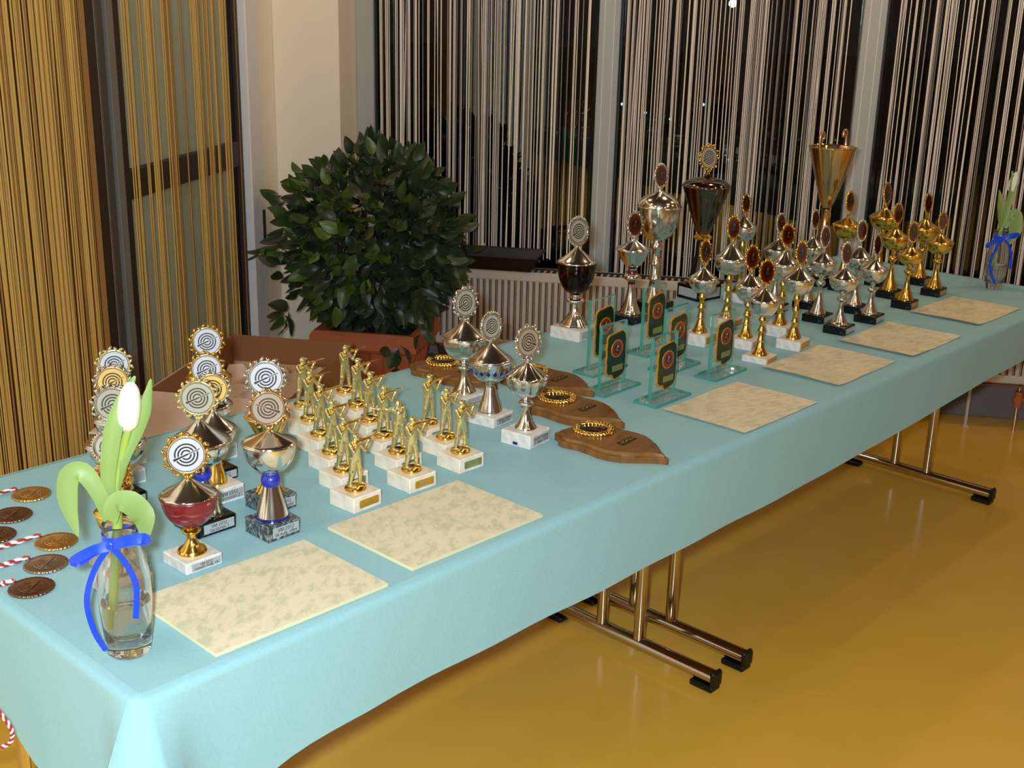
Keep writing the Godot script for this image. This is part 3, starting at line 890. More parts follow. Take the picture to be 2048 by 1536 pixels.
func figurines() -> void:
	var k := 0.0553
	var legs := [
		[Vector3(0, 0.96, 0), 0.172, Vector3(0, 1.04, 0), 0.165],
		[Vector3(0.08, 0.92, 0), 0.118, Vector3(0.15, 0.50, 0.03), 0.084], [Vector3(0.15, 0.50, 0.03), 0.085, Vector3(0.21, 0.09, 0), 0.060],
		[Vector3(-0.08, 0.92, 0), 0.118, Vector3(-0.16, 0.50, 0.02), 0.084], [Vector3(-0.16, 0.50, 0.02), 0.085, Vector3(-0.22, 0.09, -0.01), 0.060],
		[Vector3(0.21, 0.05, -0.02), 0.05, Vector3(0.29, 0.04, 0.13), 0.04], [Vector3(-0.22, 0.05, -0.02), 0.05, Vector3(-0.19, 0.04, 0.15), 0.04],
	]
	var rifleman := legs + [
		[Vector3(0, 1.02, 0), 0.165, Vector3(-0.04, 1.30, 0), 0.188], [Vector3(-0.17, 1.42, 0), 0.09, Vector3(0.12, 1.42, 0.03), 0.085],
		[Vector3(-0.03, 1.42, 0.01), 0.07, Vector3(0.0, 1.56, 0.04), 0.062],
		[Vector3(0.01, 1.66, 0.03), 0.114, Vector3(0.03, 1.61, 0.055), 0.092], [Vector3(0.05, 1.71, 0.04), 0.05, Vector3(0.18, 1.69, 0.07), 0.03],
		[Vector3(0.14, 1.43, 0.05), 0.078, Vector3(0.27, 1.19, 0.17), 0.062], [Vector3(0.27, 1.19, 0.17), 0.062, Vector3(0.46, 1.45, 0.13), 0.045],
		[Vector3(0.46, 1.46, 0.13), 0.048, Vector3(0.53, 1.49, 0.13), 0.042],
		[Vector3(-0.19, 1.43, 0.02), 0.08, Vector3(-0.25, 1.27, 0.24), 0.06], [Vector3(-0.25, 1.27, 0.24), 0.06, Vector3(0.06, 1.45, 0.18), 0.044],
		[Vector3(0.06, 1.46, 0.17), 0.048, Vector3(0.12, 1.47, 0.15), 0.042],
	]
	var aim := Vector3(-0.52, 1.45, -0.44)
	var pistolier := legs + [
		[Vector3(0, 1.02, 0), 0.165, Vector3(0.02, 1.30, 0), 0.188], [Vector3(-0.15, 1.43, 0.02), 0.09, Vector3(0.18, 1.42, 0), 0.09],
		[Vector3(0.01, 1.42, 0), 0.07, Vector3(0, 1.56, 0.02), 0.062],
		[Vector3(0, 1.67, 0.02), 0.105, Vector3(-0.03, 1.62, 0.04), 0.092],
		[Vector3(-0.15, 1.44, -0.02), 0.085, Vector3(-0.34, 1.46, -0.24), 0.064], [Vector3(-0.34, 1.46, -0.24), 0.064, aim, 0.045], [aim, 0.05, aim + Vector3(-0.05, 0.0, -0.05), 0.042],
		[Vector3(0.20, 1.42, 0), 0.082, Vector3(0.30, 1.16, -0.02), 0.062], [Vector3(0.30, 1.16, -0.02), 0.060, Vector3(0.19, 0.98, 0.1), 0.046], [Vector3(0.19, 0.98, 0.1), 0.048, Vector3(0.14, 0.94, 0.12), 0.04],
	]
	var body := blob(scaled_bones(rifleman, k), 0.0014, 0.0022)
	var body2 := blob(scaled_bones(pistolier, k), 0.0014, 0.0022)
	var b := MB.new()      # rifle: stock, action, barrel, sight
	b.tube([Vector3(-0.10, 1.46, 0.12) * k, Vector3(0.14, 1.49, 0.13) * k, Vector3(0.5, 1.52, 0.13) * k], [0.055 * k, 0.032 * k, 0.03 * k], 8)
	b.tube([Vector3(0.1, 1.54, 0.13) * k, Vector3(0.95, 1.555, 0.13) * k], [0.022 * k, 0.018 * k], 8)
	b.box(Vector3(0.22, 1.585, 0.13) * k, Vector3(0.07, 0.05, 0.03) * k, 0.0004)
	var rifle := b.mesh()
	b = MB.new()
	b.tube([aim * k, (aim + Vector3(-0.19, 0.05, -0.18)) * k], 0.02 * k, 8)
	b.tube([(aim + Vector3(0.0, -0.08, 0.0)) * k, (aim + Vector3(-0.03, 0.03, 0.02)) * k], 0.024 * k, 8)
	var pistol := b.mesh()
	var foot := turned(V2([0, 0, 0.0185, 0, 0.0190, 0.0015, 0.0190, 0.0045, 0.0175, 0.006, 0.0, 0.0066]), 28)
	var spots := [
		[0.804, -0.716, "rear", "left"], [0.759, -0.634, "fifth from the front", "left"], [0.719, -0.550, "fourth from the front", "left"], [0.675, -0.458, "third from the front", "left"], [0.634, -0.374, "second from the front", "left"], [0.593, -0.291, "front", "left"],
		[0.927, -0.728, "rear", "middle"], [0.884, -0.636, "fifth from the front", "middle"], [0.843, -0.548, "fourth from the front", "middle"], [0.803, -0.460, "third from the front", "middle"], [0.765, -0.374, "pistol", "middle"], [0.722, -0.289, "front", "middle"],
		[0.917, -0.454, "rear", "right"], [0.884, -0.370, "second from the front", "right"], [0.852, -0.296, "front", "right"],
	]
	var proto: Node3D
	for i in spots.size():
		var s: Array = spots[i]
		var at := Vector3(s[0], TOP, s[1])
		var label := "gold standing rifle shooter on cream marble base, %s of the %s row" % [s[2], s[3]]
		if s[2] == "front":
			label = "gold rifle shooter on cream marble with %s plate at the front of the %s row" % ["olive" if s[3] == "right" else "yellow", s[3]]
		if s[2] == "pistol":
			label = "gold pistol shooter with arm stretched left, the only figurine without a rifle"
		var o: Node3D
		if proto and s[2] != "pistol":
			o = copy(proto, "marksman_figurine", label, at, rng.randf_range(-2, 2))
		else:
			o = thing("marksman_figurine", label, "trophy", at, 0.0, "gold marksman figurines on marble blocks")
			base_block(o, 0.064, 0.0635, 0.0285, "cream_marble", "")
			part("foot_disc", foot, M["gold"], o, Vector3(0, 0.0283, 0))
			part("figure", body2 if s[2] == "pistol" else body, M["pale_gold"], o, Vector3(0, 0.0345, 0))
			part("pistol" if s[2] == "pistol" else "rifle", pistol if s[2] == "pistol" else rifle, M["gold"], o, Vector3(0, 0.0345, 0))
			if s[2] != "pistol":
				proto = o
		# the plate differs from block to block
		var pm := "gold_plate" if s[2] == "front" and s[3] != "right" else "olive_plate"
		var outline := PackedVector2Array()
		for q in [[0.022, 0.0055], [0.0205, 0.007], [-0.0205, 0.007], [-0.022, 0.0055], [-0.022, -0.0055], [-0.0205, -0.007], [0.0205, -0.007], [0.022, -0.0055]]:
			outline.append(Vector2(q[0], q[1]))
		b = MB.new()
		b.plate(outline, 0.001, 0.0003)
		if not o.has_node("plate"):
			var pl := part("plate", b.mesh(), M[pm], o, Vector3(0.003, 0.0142, 0.0316))
			lettering(["VM 2012", "Luftgewehr"], 0.036, 0.014, pl, M["pale_ink"], Vector3(0, 0, 0.0009))
		else:
			o.get_node("plate").material_override = M[pm]

# ---------------------------------------------------------------- wooden shields, glass awards, papers, medals
func shields() -> void:
	var half := V2([0.0, 0.120, 0.040, 0.124, 0.047, 0.118, 0.052, 0.104, 0.066, 0.094, 0.0715, 0.080, 0.067, 0.062, 0.0635, 0.044, 0.0655, 0.020, 0.069, -0.006, 0.0665, -0.030, 0.056, -0.054, 0.040, -0.075, 0.022, -0.093, 0.010, -0.108, 0.002, -0.124])
	var poly := PackedVector2Array()
	for p in half:
		poly.append(p)
	for i in range(half.size() - 1, 0, -1):
		poly.append(Vector2(-half[i].x, half[i].y))
	var b := MB.new()
	b.plate(poly, 0.012, 0.0005)
	b.xf = Transform3D(Basis.from_scale(Vector3(0.93, 0.94, 1)), Vector3(0, 0, 0.012))
	b.plate(poly, 0.007, 0.005)
	var board := b.mesh()
	b = MB.new()
	for k in 2:
		for j in 13:
			var a := PI * (j + 0.5) / 13 * 0.93
			var s := -1.0 if k == 0 else 1.0
			var p := Vector3(s * sin(a), -cos(a), 0)
			b.ball(p * 0.036, Vector3(0.0095, 0.0046, 0.006), 8, 6, Basis(Vector3(0, 0, 1), atan2(p.y, p.x) + PI / 2 + 0.6 * s))
			b.ball(p * 0.0325, Vector3(0.0075, 0.0040, 0.0055), 8, 6, Basis(Vector3(0, 0, 1), atan2(p.y, p.x) + PI / 2 - 0.5 * s))
	b.ball(Vector3(0.008, -0.040, 0), Vector3(0.008, 0.003, 0.003), 8, 6, Basis(Vector3(0, 0, 1), 0.5))
	b.ball(Vector3(-0.008, -0.040, 0), Vector3(0.008, 0.003, 0.003), 8, 6, Basis(Vector3(0, 0, 1), -0.5))
	var laurel := b.mesh()
	var items := [
		[1.140, -0.150, "wooden shield plaque with gold laurel lying nearest the tablecloth's front edge", 2.0],
		[1.240, -0.335, "wooden shield plaque second from the front, right beside the ribbed silver cup", 2.0],
		[1.352, -0.512, "wooden shield plaque third from the front, half hidden by the ribbed silver cup", 4.0],
		[1.243, -0.700, "wooden shield plaque at the back edge beside the terracotta planter", 0.0],
	]
	for it in items:
		var o := thing("shield_plaque", it[2], "plaque", Vector3(it[0], TOP + 0.0005, it[1]), it[3], "four wooden shield plaques")
		var flat := Basis(Vector3(1, 0, 0), -PI / 2)
		var w := part("board", board, M["wood"], o)
		w.basis = flat
		var l := part("laurel", laurel, M["gold"], o, Vector3(0.012, 0.0215, -0.066))
		l.basis = flat
		var m := part("medallion", turned(V2([0, 0, 0.028, 0, 0.028, 0.002, 0.026, 0.0035, 0, 0.0038]), 28), M["smoky"], o, Vector3(0.012, 0.019, -0.066))
		m.material_override = M["medal_dark"]
		part("label_plate", boxmesh(Vector3.ZERO, Vector3(0.050, 0.0014, 0.016), 0.0004), M["dark_plate"], o, Vector3(0.008, 0.0197, 0.020)).rotation_degrees.y = 3
		var pl: Node3D = o.get_node("label_plate")
		b = MB.new()
		for k in 9:
			b.box(Vector3(-0.020 + 0.005 * k, 0.0008, 0.003 * sin(k * 2.4)), Vector3(0.0035, 0.0004, 0.0028), 0.0001)
		part("engraving", b.mesh(), M["gold_plate"], pl)

func glass_awards() -> void:
	var items := [
		[1.537, -0.513, 0.178, "tall glass award with green scroll, rear one of the left pair"],
		[1.441, -0.400, 0.156, "short glass award with green scroll, front one of the left pair"],
		[1.768, -0.530, 0.170, "tall glass award with green scroll, rearmost in the middle"],
		[1.688, -0.404, 0.153, "glass award with green scroll standing between the rearmost and the front middle ones"],
		[1.465, -0.275, 0.151, "glass award with green scroll beside the left corner of the third paper sheet"],
		[1.726, -0.296, 0.153, "rightmost glass award with green scroll, behind the third paper sheet's far corner"],
	]
	var half := V2([-0.020, 0.052, 0.016, 0.057, 0.024, 0.050, 0.026, 0.044, 0.0285, 0.030, 0.0275, 0.012, 0.0285, -0.010, 0.0275, -0.030, 0.0275, -0.043, 0.021, -0.052, 0.010, -0.056, -0.004, -0.060, -0.012, -0.047, -0.024, -0.045, -0.029, -0.038, -0.0285, -0.022, -0.030, -0.012, -0.0285, 0.004, -0.030, 0.020, -0.0285, 0.034, -0.029, 0.042, -0.026, 0.048])
	var poly := PackedVector2Array()
	for p in half:
		poly.append(p)
	for it in items:
		var o := thing("glass_award", it[3], "trophy", Vector3(it[0], TOP, it[1]), 1.5, "clear glass awards with green scroll plates")
		var h: float = it[2]
		for e in 2:
			var size := Vector3(0.138, 0.007, 0.062) if e == 0 else Vector3(0.094, h - 0.008, 0.009)
			var ctr := Vector3(0, 0.0036, 0) if e == 0 else Vector3(0, 0.0075 + (h - 0.008) / 2, -0.004)
			var f := MB.new()
			var g := MB.new()
			var s := size / 2
			# two clear faces and four green edges
			var thin := 1 if e == 0 else 2
			for ax in 3:
				for sg in [-1.0, 1.0]:
					var p := (ax + 1) % 3
					var q := (ax + 2) % 3
					var c := []
					for kk in [[-1, -1], [1, -1], [1, 1], [-1, 1]]:
						var v := Vector3.ZERO
						v[ax] = sg * s[ax]
						v[p] = kk[0] * (s[p] - (0.0008 if ax == thin else 0.0))
						v[q] = kk[1] * (s[q] - (0.0008 if ax == thin else 0.0))
						if ax != thin:
							v[thin] = clampf(v[thin], -s[thin] + 0.0008, s[thin] - 0.0008)
						c.append(ctr + v)
					var out := Vector3.ZERO
					out[ax] = sg
					(f if ax == thin else g).quad(c[0], c[1], c[2], c[3], out)
			# polished chamfers
			for sg in [-1.0, 1.0]:
				for ax in [(thin + 1) % 3, (thin + 2) % 3]:
					var lat: int = 3 - thin - ax
					for sa in [-1.0, 1.0]:
						var c := []
						for kk in [[0, -1], [0, 1], [1, 1], [1, -1]]:
							var v := Vector3.ZERO
							v[thin] = sg * (s[thin] - (0.0 if kk[0] == 0 else 0.0008))
							v[ax] = sa * (s[ax] - (0.0008 if kk[0] == 0 else 0.0))
							v[lat] = kk[1] * (s[lat] - 0.0006)
							c.append(ctr + v)
						var out := Vector3.ZERO
						out[thin] = sg
						out[ax] = sa
						g.quad(c[0], c[1], c[2], c[3], out)
			var am := f.mesh()
			g.mesh(am)
			var pn := part("base_plate" if e == 0 else "glass_panel", am, null, o)
			pn.set_surface_override_material(0, M["clear"])
			pn.set_surface_override_material(1, M["glass_edge"])
		var b := MB.new()
		b.plate(poly, 0.0022, 0.0004)
		var k := (h - 0.03) / 0.126
		var gold := part("scroll_border", b.mesh(), M["gold_plate"], o, Vector3(0.004, 0.018 + 0.062 * k, 0.0012))
		gold.scale = Vector3(1.27, k, 1.0)
		b = MB.new()
		b.xf = Transform3D(Basis.from_scale(Vector3(0.90, 0.94, 1)), Vector3(0.001, 0.0008, 0.0022))
		b.plate(poly, 0.0014, 0.0003)
		part("scroll_plate", b.mesh(), M["green_plate"], gold)
		var fc := part("medallion", face_mesh, M["disc_orange"], gold, Vector3(0.0, 0.016 / 1.0, 0.0036))
		fc.scale = Vector3(0.0265 / 1.2, 0.0265 / k, 0.02)
		part("rim", wreath_rim, M["gold_plate"], gold, Vector3(0, 0.016, 0.0037)).scale = Vector3(0.0203 / 1.2, 0.0203 / k, 0.02)
		part("label_plate", boxmesh(Vector3(0.003, -0.030, 0.0043), Vector3(0.031, 0.014, 0.0014), 0.0004), M["olive_plate"], gold)
var wreath_rim: ArrayMesh

func papers() -> void:
	var items := [
		[0.284, -0.127, -46.05, 0.0055, "stack of pale yellow marbled certificate sheets nearest the tulip vase"],
		[0.640, -0.135, -46.62, 0.0055, "stack of pale yellow marbled certificate sheets, second along the front edge"],
		[1.549, -0.124, -47.43, 0.0012, "third marbled certificate sheet along the front edge, before the glass awards"],
		[1.988, -0.153, -48.26, 0.0008, "fourth marbled certificate sheet, before the white based cups"],
		[2.356, -0.144, -47.91, 0.0008, "fifth marbled certificate sheet, before the silver cups on black bases"],
		[2.806, -0.160, -46.86, 0.0008, "last and farthest marbled certificate sheet, before the gold cups"],
	]
	for i in items.size():
		var it: Array = items[i]
		var turn: float = -(it[2] + 47.19)
		var t: float = it[3]
		if t < 0.002:
			var rows := []
			for r in 9:
				var line := []
				for q in 13:
					var p := Vector3(0.297 * (q / 12.0 - 0.5), 0.0006, 0.21 * (r / 8.0 - 0.5))
					p.y += 0.0022 * maxf(0.0, sin(q * 0.55 + i * 1.7) * sin(r * 0.5 + i)) + (0.004 if i > 2 else 0.002) * pow(absf(q - 6) / 6.0, 4) * (1.0 if q < 6 else 0.3)
					line.append(p)
				rows.append(line)
			var b := MB.new()
			b.sheet(rows, true, 0.0004)
			single("certificate_sheet", it[4], "paper", b.mesh(), M["paper%d" % (i % 2)], Vector3(it[0], TOP + 0.0012, it[1]), turn, "marbled certificate papers along the front edge")
		else:
			var o := thing("certificate_stack", it[4], "paper", Vector3(it[0], TOP, it[1]), turn, "marbled certificate papers along the front edge")
			var b := MB.new()
			for k in 6:
				b.box(Vector3(rng.randf_range(-0.0006, 0.0006), 0.0006 + 0.0008 * k, rng.randf_range(-0.0006, 0.0006)), Vector3(0.297, 0.00074, 0.21), 0.0001)
			part("lower_sheets", b.mesh(), M["paper_edge"], o)
			part("top_sheet", boxmesh(Vector3(0, 0.0053, 0), Vector3(0.297, 0.0007, 0.21), 0.0001), M["paper%d" % (i % 2)], o)

func twisted(path: Array, r: float, o: Node3D, called: String) -> void:   # red and white cord of two strands
	var len := 0.0
	for i in path.size() - 1:
		len += path[i].distance_to(path[i + 1])
	var n := int(len / 0.0016)
	var dense := []
	for i in n + 1:
		var f := float(i) / n * (path.size() - 1)
		var k := mini(int(f), path.size() - 2)
		var a: Vector3 = path[maxi(k - 1, 0)]
		var d: Vector3 = path[mini(k + 2, path.size() - 1)]
		dense.append((path[k] as Vector3).cubic_interpolate(path[k + 1], a, d, f - k))
	for s in 2:
		var line := []
		for i in n + 1:
			var t: Vector3 = (dense[mini(i + 1, n)] - dense[maxi(i - 1, 0)]).normalized()
			var u := Vector3.UP.cross(t)
			u = u.normalized() if u.length() > 0.05 else Vector3.RIGHT
			var w := t.cross(u).normalized()
			var ph := i * 0.62 + PI * s
			line.append(dense[i] + (u * cos(ph) + w * sin(ph)) * r * 0.55)
		var b := MB.new()
		b.tube(line, r * 0.62, 6)
		part(called, b.mesh(), M["cord_red" if s == 0 else "cord_white"], o)

func medals() -> void:
	var items := [
		[0.211, -0.708, "medal_gold", "gold toothed medal on red and white cord, the one nearest the back edge", 1],
		[0.147, -0.646, "medal_bronze", "dark silver toothed medal half cut by the left picture edge, second from the back", 0],
		[0.151, -0.499, "medal_gold", "gold toothed medal on red and white cord, topmost of the lower three", 1],
		[0.102, -0.435, "medal_silver", "dark silver toothed medal on red and white cord, middle of the lower three", 1],
		[0.051, -0.377, "medal_bronze", "bronze toothed medal on red and white cord nearest the table's left edge", 1],
		[0.092, -0.588, "medal_bronze", "medal of which only the rim shows at the left picture edge", 0],
	]
	var b := MB.new()
	b.lathe(V2([0, 0, 0.031, 0, 0.0325, 0.0008, 0.0325, 0.003, 0.0315, 0.0038, 0.0255, 0.0036, 0.0245, 0.003, 0.0, 0.003]), 90, 30, 0.02)
	var body := b.mesh()
	b = MB.new()
	for r in [0.007, 0.012, 0.017]:
		b.lathe(V2([r - 0.0008, 0.003, r, 0.0036, r + 0.0008, 0.003]), 30)
	b.tube([Vector3(-0.014, 0.0038, 0.012), Vector3(0.018, 0.0038, -0.010)], 0.0011, 6)
	var rings := b.mesh()
	b = MB.new()
	b.ring(0.0042, 0.0011, 14, 6)
	var eye := b.mesh()
	for i in items.size():
		var it: Array = items[i]
		var o := thing("medal", it[3], "medal", Vector3(it[0], TOP + 0.0005, it[1]), 0.0, "medals on red and white cords")
		part("medal_body", body, M[it[2]], o)
		part("target_relief", rings, M[it[2]], o)
		if it[4] == 0 and i == 5:
			continue
		var e := part("eyelet", eye, M[it[2]], o, Vector3(-0.012, 0.002, -0.0335))
		e.rotation_degrees = Vector3(90, 0, 0)
		for k in 2:
			var p := []
			var start := Vector3(-0.014, 0.006, -0.036)
			var reach: float = maxf(it[0] - 0.014 - 0.012 - 0.006 * k, 0.012)
			for j in 8:
				var t := j / 7.0
				# runs to the table's left edge and turns back along it
				var q := start + Vector3(-reach * sin(t * PI * 0.62), -0.0030 + 0.0008 * k, 0.020 * t - 0.006 * k + (0.012 * k - 0.012) * t - 0.085 * pow(t, 2.5))
				p.append(q)
			p[0] = start + Vector3(0.003, 0.001, 0.004)
			twisted(p, 0.0028, o, "cord")
		b = MB.new()
		b.ring(0.0035, 0.0026, 12, 6)
		var kn := part("knot", b.mesh(), M["cord_white"], o, Vector3(-0.0135, 0.0055, -0.0365))
		kn.rotation_degrees = Vector3(70, 20, 30)
	var o := thing("hanging_cord", "red and white cord loop hanging down past the tablecloth's left hem", "cord", Vector3(-0.06, 0.0, 0.0))
	twisted([Vector3(-0.03, 0.66, -0.33), Vector3(0.0, 0.638, -0.296), Vector3(0.009, 0.622, -0.277), Vector3(0.014, 0.602, -0.266), Vector3(0.010, 0.584, -0.268), Vector3(-0.003, 0.573, -0.287), Vector3(-0.03, 0.565, -0.32)], 0.0028, o, "strand")

# ---------------------------------------------------------------- tulips
func leaf_strip(pts: Array, widths: Array, face: Vector3, cup_: float, mb: MB) -> void:
	var n := 22
	var rows := []
	for i in n + 1:
		var f := float(i) / n * (pts.size() - 1)
		var k := mini(int(f), pts.size() - 2)
		var p: Vector3 = (pts[k] as Vector3).cubic_interpolate(pts[k + 1], pts[maxi(k - 1, 0)], pts[mini(k + 2, pts.size() - 1)], f - k)
		var q: Vector3 = (pts[k] as Vector3).cubic_interpolate(pts[k + 1], pts[maxi(k - 1, 0)], pts[mini(k + 2, pts.size() - 1)], minf(f - k + 0.05, 1.0))
		var t := (q - p)
		t = t.normalized() if t.length() > 1e-7 else (pts[k + 1] - pts[k]).normalized()
		var s := t.cross(face).normalized()
		var nn := s.cross(t).normalized()
		var w: float = lerpf(widths[k], widths[k + 1], f - k)
		var line := []
		for j in 7:
			var u := j / 3.0 - 1.0
			line.append(p + s * u * w + nn * cup_ * w * (u * u - 0.35))
		rows.append(line)
	mb.sheet(rows, false, 0.0007)

func strip(pts: Array, w: float, face: Vector3, mb: MB) -> void:
	leaf_strip(pts, [w, w, w, w, w, w, w, w].slice(0, pts.size()), face, 0.02, mb)

func tulips() -> void:
	# in the vase's own axes: x to the camera's right, z to the camera
	var prof_out := V2([0.0, 0.002, 0.018, 0.002, 0.022, 0.0, 0.026, 0.0, 0.0285, 0.003, 0.0295, 0.012, 0.0325, 0.045, 0.0345, 0.080, 0.0335, 0.110, 0.029, 0.140, 0.0235, 0.163, 0.0215, 0.176, 0.0222, 0.185])
	var glass := turned(prof_out + V2([0.0216, 0.1864, 0.0205, 0.185, 0.0198, 0.176, 0.0216, 0.163, 0.0270, 0.140, 0.0315, 0.110, 0.0325, 0.080, 0.0305, 0.045, 0.0272, 0.024, 0.022, 0.0185, 0.0, 0.0175]), 48)
	var _bottom := turned(V2([0, 0.0012, 0.0265, 0.0012, 0.0280, 0.004, 0.0290, 0.013, 0.0292, 0.018, 0.022, 0.0155, 0.0, 0.0145]), 36)
	var wat := turned(V2([0, 0.020, 0.0215, 0.0205, 0.0262, 0.026, 0.0300, 0.045, 0.0320, 0.074, 0.0318, 0.0765, 0.0305, 0.0750, 0, 0.0750]), 36)
	for e in 2:
		var at := Vector3(0.062, TOP + 0.0008, -0.120) if e == 0 else Vector3(3.182, TOP + 0.0008, -0.229)
		var turn := -47.2 if e == 0 else -44.0
		var v := thing("glass_vase", "clear glass vase with water at the near left corner, beside the first paper stack" if e == 0 else "clear glass vase at the far right end of the table", "vase", at, turn, "two small vases at the table ends")
		part("vase_wall", glass, M["solid_glass"], v)
		part("water", wat, M["water"], v)
		var t := thing("tulip", "white closed tulip with long pale green leaves in the near vase" if e == 0 else "white tulip with broad green leaves in the far vase, against the string curtain", "flower", at, turn, "two single white tulips")
		var mb := MB.new()
		var neck := Vector3(-0.002, 0.185, 0.0)
		var headp := Vector3(0.024, 0.342, 0.0) if e == 0 else Vector3(0.016, 0.335, 0.0)
		mb.tube([Vector3(-0.018, 0.040, 0.006), Vector3(-0.012, 0.10, 0.003), neck, Vector3(0.000, 0.24, 0), Vector3(0.012, 0.285, 0), headp + Vector3(-0.002, -0.025, 0)], [0.0062, 0.0062, 0.0066, 0.0060, 0.0052, 0.0050], 12)
		part("flower_stem", mb.mesh(), M["tulip_stem"], t)
		var axis := Vector3(0.13, 0.98, 0.0).normalized()
		for k in 6:
			mb = MB.new()
			var a := TAU * k / 6.0 + 0.3
			var out := Vector3(cos(a), 0, sin(a))
			var r := 0.0125 if k % 2 == 0 else 0.0108
			leaf_strip([headp + axis * -0.032 + out * 0.001, headp + axis * -0.022 + out * r * 0.85, headp + axis * 0.002 + out * r * 1.02, headp + axis * 0.024 + out * r * 0.80, headp + axis * 0.036 + out * r * 0.30], [0.003, 0.0105, 0.0122, 0.0085, 0.0012], out, -0.42, mb)
			part("petal", mb.mesh(), M["petal"], t)
		var leaves := []
		if e == 0:
			leaves = [
				[[Vector3(-0.006, 0.20, 0.008), Vector3(-0.006, 0.245, 0.010), Vector3(0.000, 0.285, 0.013), Vector3(0.009, 0.325, 0.012), Vector3(0.022, 0.360, 0.004), Vector3(0.034, 0.384, -0.002)], [0.006, 0.0085, 0.0105, 0.011, 0.0075, 0.001], Vector3(0.15, 0.1, 1), 0.35],
				[[Vector3(0.002, 0.235, 0.004), Vector3(0.014, 0.275, 0.006), Vector3(0.029, 0.310, -0.004), Vector3(0.042, 0.340, -0.008), Vector3(0.051, 0.378, -0.010)], [0.005, 0.008, 0.0105, 0.009, 0.001], Vector3(-0.2, 0.1, 1), 0.3],
				[[Vector3(-0.008, 0.195, 0.012), Vector3(-0.018, 0.235, 0.016), Vector3(-0.034, 0.262, 0.018), Vector3(-0.050, 0.258, 0.022), Vector3(-0.054, 0.225, 0.024), Vector3(-0.046, 0.175, 0.022)], [0.007, 0.010, 0.012, 0.013, 0.012, 0.001], Vector3(0.5, 0.25, 1), 0.2],
				[[Vector3(-0.006, 0.195, 0.016), Vector3(0.004, 0.222, 0.020), Vector3(0.022, 0.222, 0.018), Vector3(0.036, 0.200, 0.012), Vector3(0.034, 0.165, 0.006)], [0.009, 0.013, 0.016, 0.015, 0.003], Vector3(0.2, 0.8, 0.7), 0.1],
			]
		else:
			leaves = [
				[[Vector3(-0.006, 0.19, 0.006), Vector3(-0.012, 0.23, 0.008), Vector3(-0.020, 0.27, 0.010), Vector3(-0.030, 0.315, 0.008)], [0.006, 0.013, 0.014, 0.001], Vector3(0.2, 0.1, 1), 0.25],
				[[Vector3(0.002, 0.20, 0.006), Vector3(0.004, 0.26, 0.008), Vector3(0.010, 0.32, 0.012), Vector3(0.004, 0.375, 0.004)], [0.006, 0.010, 0.012, 0.001], Vector3(-0.1, 0.1, 1), 0.3],
				[[Vector3(0.006, 0.195, 0.0), Vector3(0.022, 0.235, 0.006), Vector3(0.036, 0.232, 0.008), Vector3(0.040, 0.185, 0.008), Vector3(0.026, 0.140, 0.004)], [0.008, 0.017, 0.020, 0.019, 0.003], Vector3(-0.2, 0.3, 1), 0.15],
			]
		for l in leaves:
			mb = MB.new()
			leaf_strip(l[0], l[1], (l[2] as Vector3).normalized(), l[3], mb)
			part("leaf", mb.mesh(), M["tulip_leaf"], t)
		var r := thing("ribbon_bow", "blue satin ribbon tied in a bow round the near vase's neck" if e == 0 else "blue ribbon tied round the far vase's neck", "ribbon", at, turn, "blue ribbons on the vases")
		mb = MB.new()
		mb.xf.origin = Vector3(0, 0.168, 0)
		mb.lathe(V2([0.0232, -0.006, 0.0238, -0.003, 0.0238, 0.003, 0.0232, 0.006]), 32)
		part("band", mb.mesh(), M["ribbon"], r)
		var kn := Vector3(-0.004, 0.166, 0.028)
		mb = MB.new()
		mb.ball(kn, Vector3(0.006, 0.007, 0.004), 10, 8)
		part("knot", mb.mesh(), M["ribbon"], r)
		var F := Vector3(0, 0.25, 1).normalized()
		var loops := [
			[kn, kn + Vector3(-0.020, -0.004, 0.006), kn + Vector3(-0.046, -0.020, 0.004), kn + Vector3(-0.044, -0.026, -0.006), kn + Vector3(-0.020, -0.008, -0.004), kn],
			[kn, kn + Vector3(0.020, 0.010, 0.006), kn + Vector3(0.044, 0.013, 0.002), kn + Vector3(0.042, 0.006, -0.008), kn + Vector3(0.020, 0.004, -0.004), kn],
		]
		for l in loops:
			mb = MB.new()
			strip(l, 0.0065, F, mb)
			part("bow_loop", mb.mesh(), M["ribbon"], r)
		for l in [[kn, kn + Vector3(-0.020, -0.030, 0.006), kn + Vector3(-0.034, -0.075, 0.006), kn + Vector3(-0.026, -0.115, 0.012), kn + Vector3(-0.012, -0.142, 0.014)], [kn, kn + Vector3(0.018, -0.020, 0.004), kn + Vector3(0.031, -0.052, 0.006), kn + Vector3(0.030, -0.095, 0.014)]]:
			mb = MB.new()
			strip(l, 0.0038, F, mb)
			part("ribbon_tail", mb.mesh(), M["ribbon"], r)

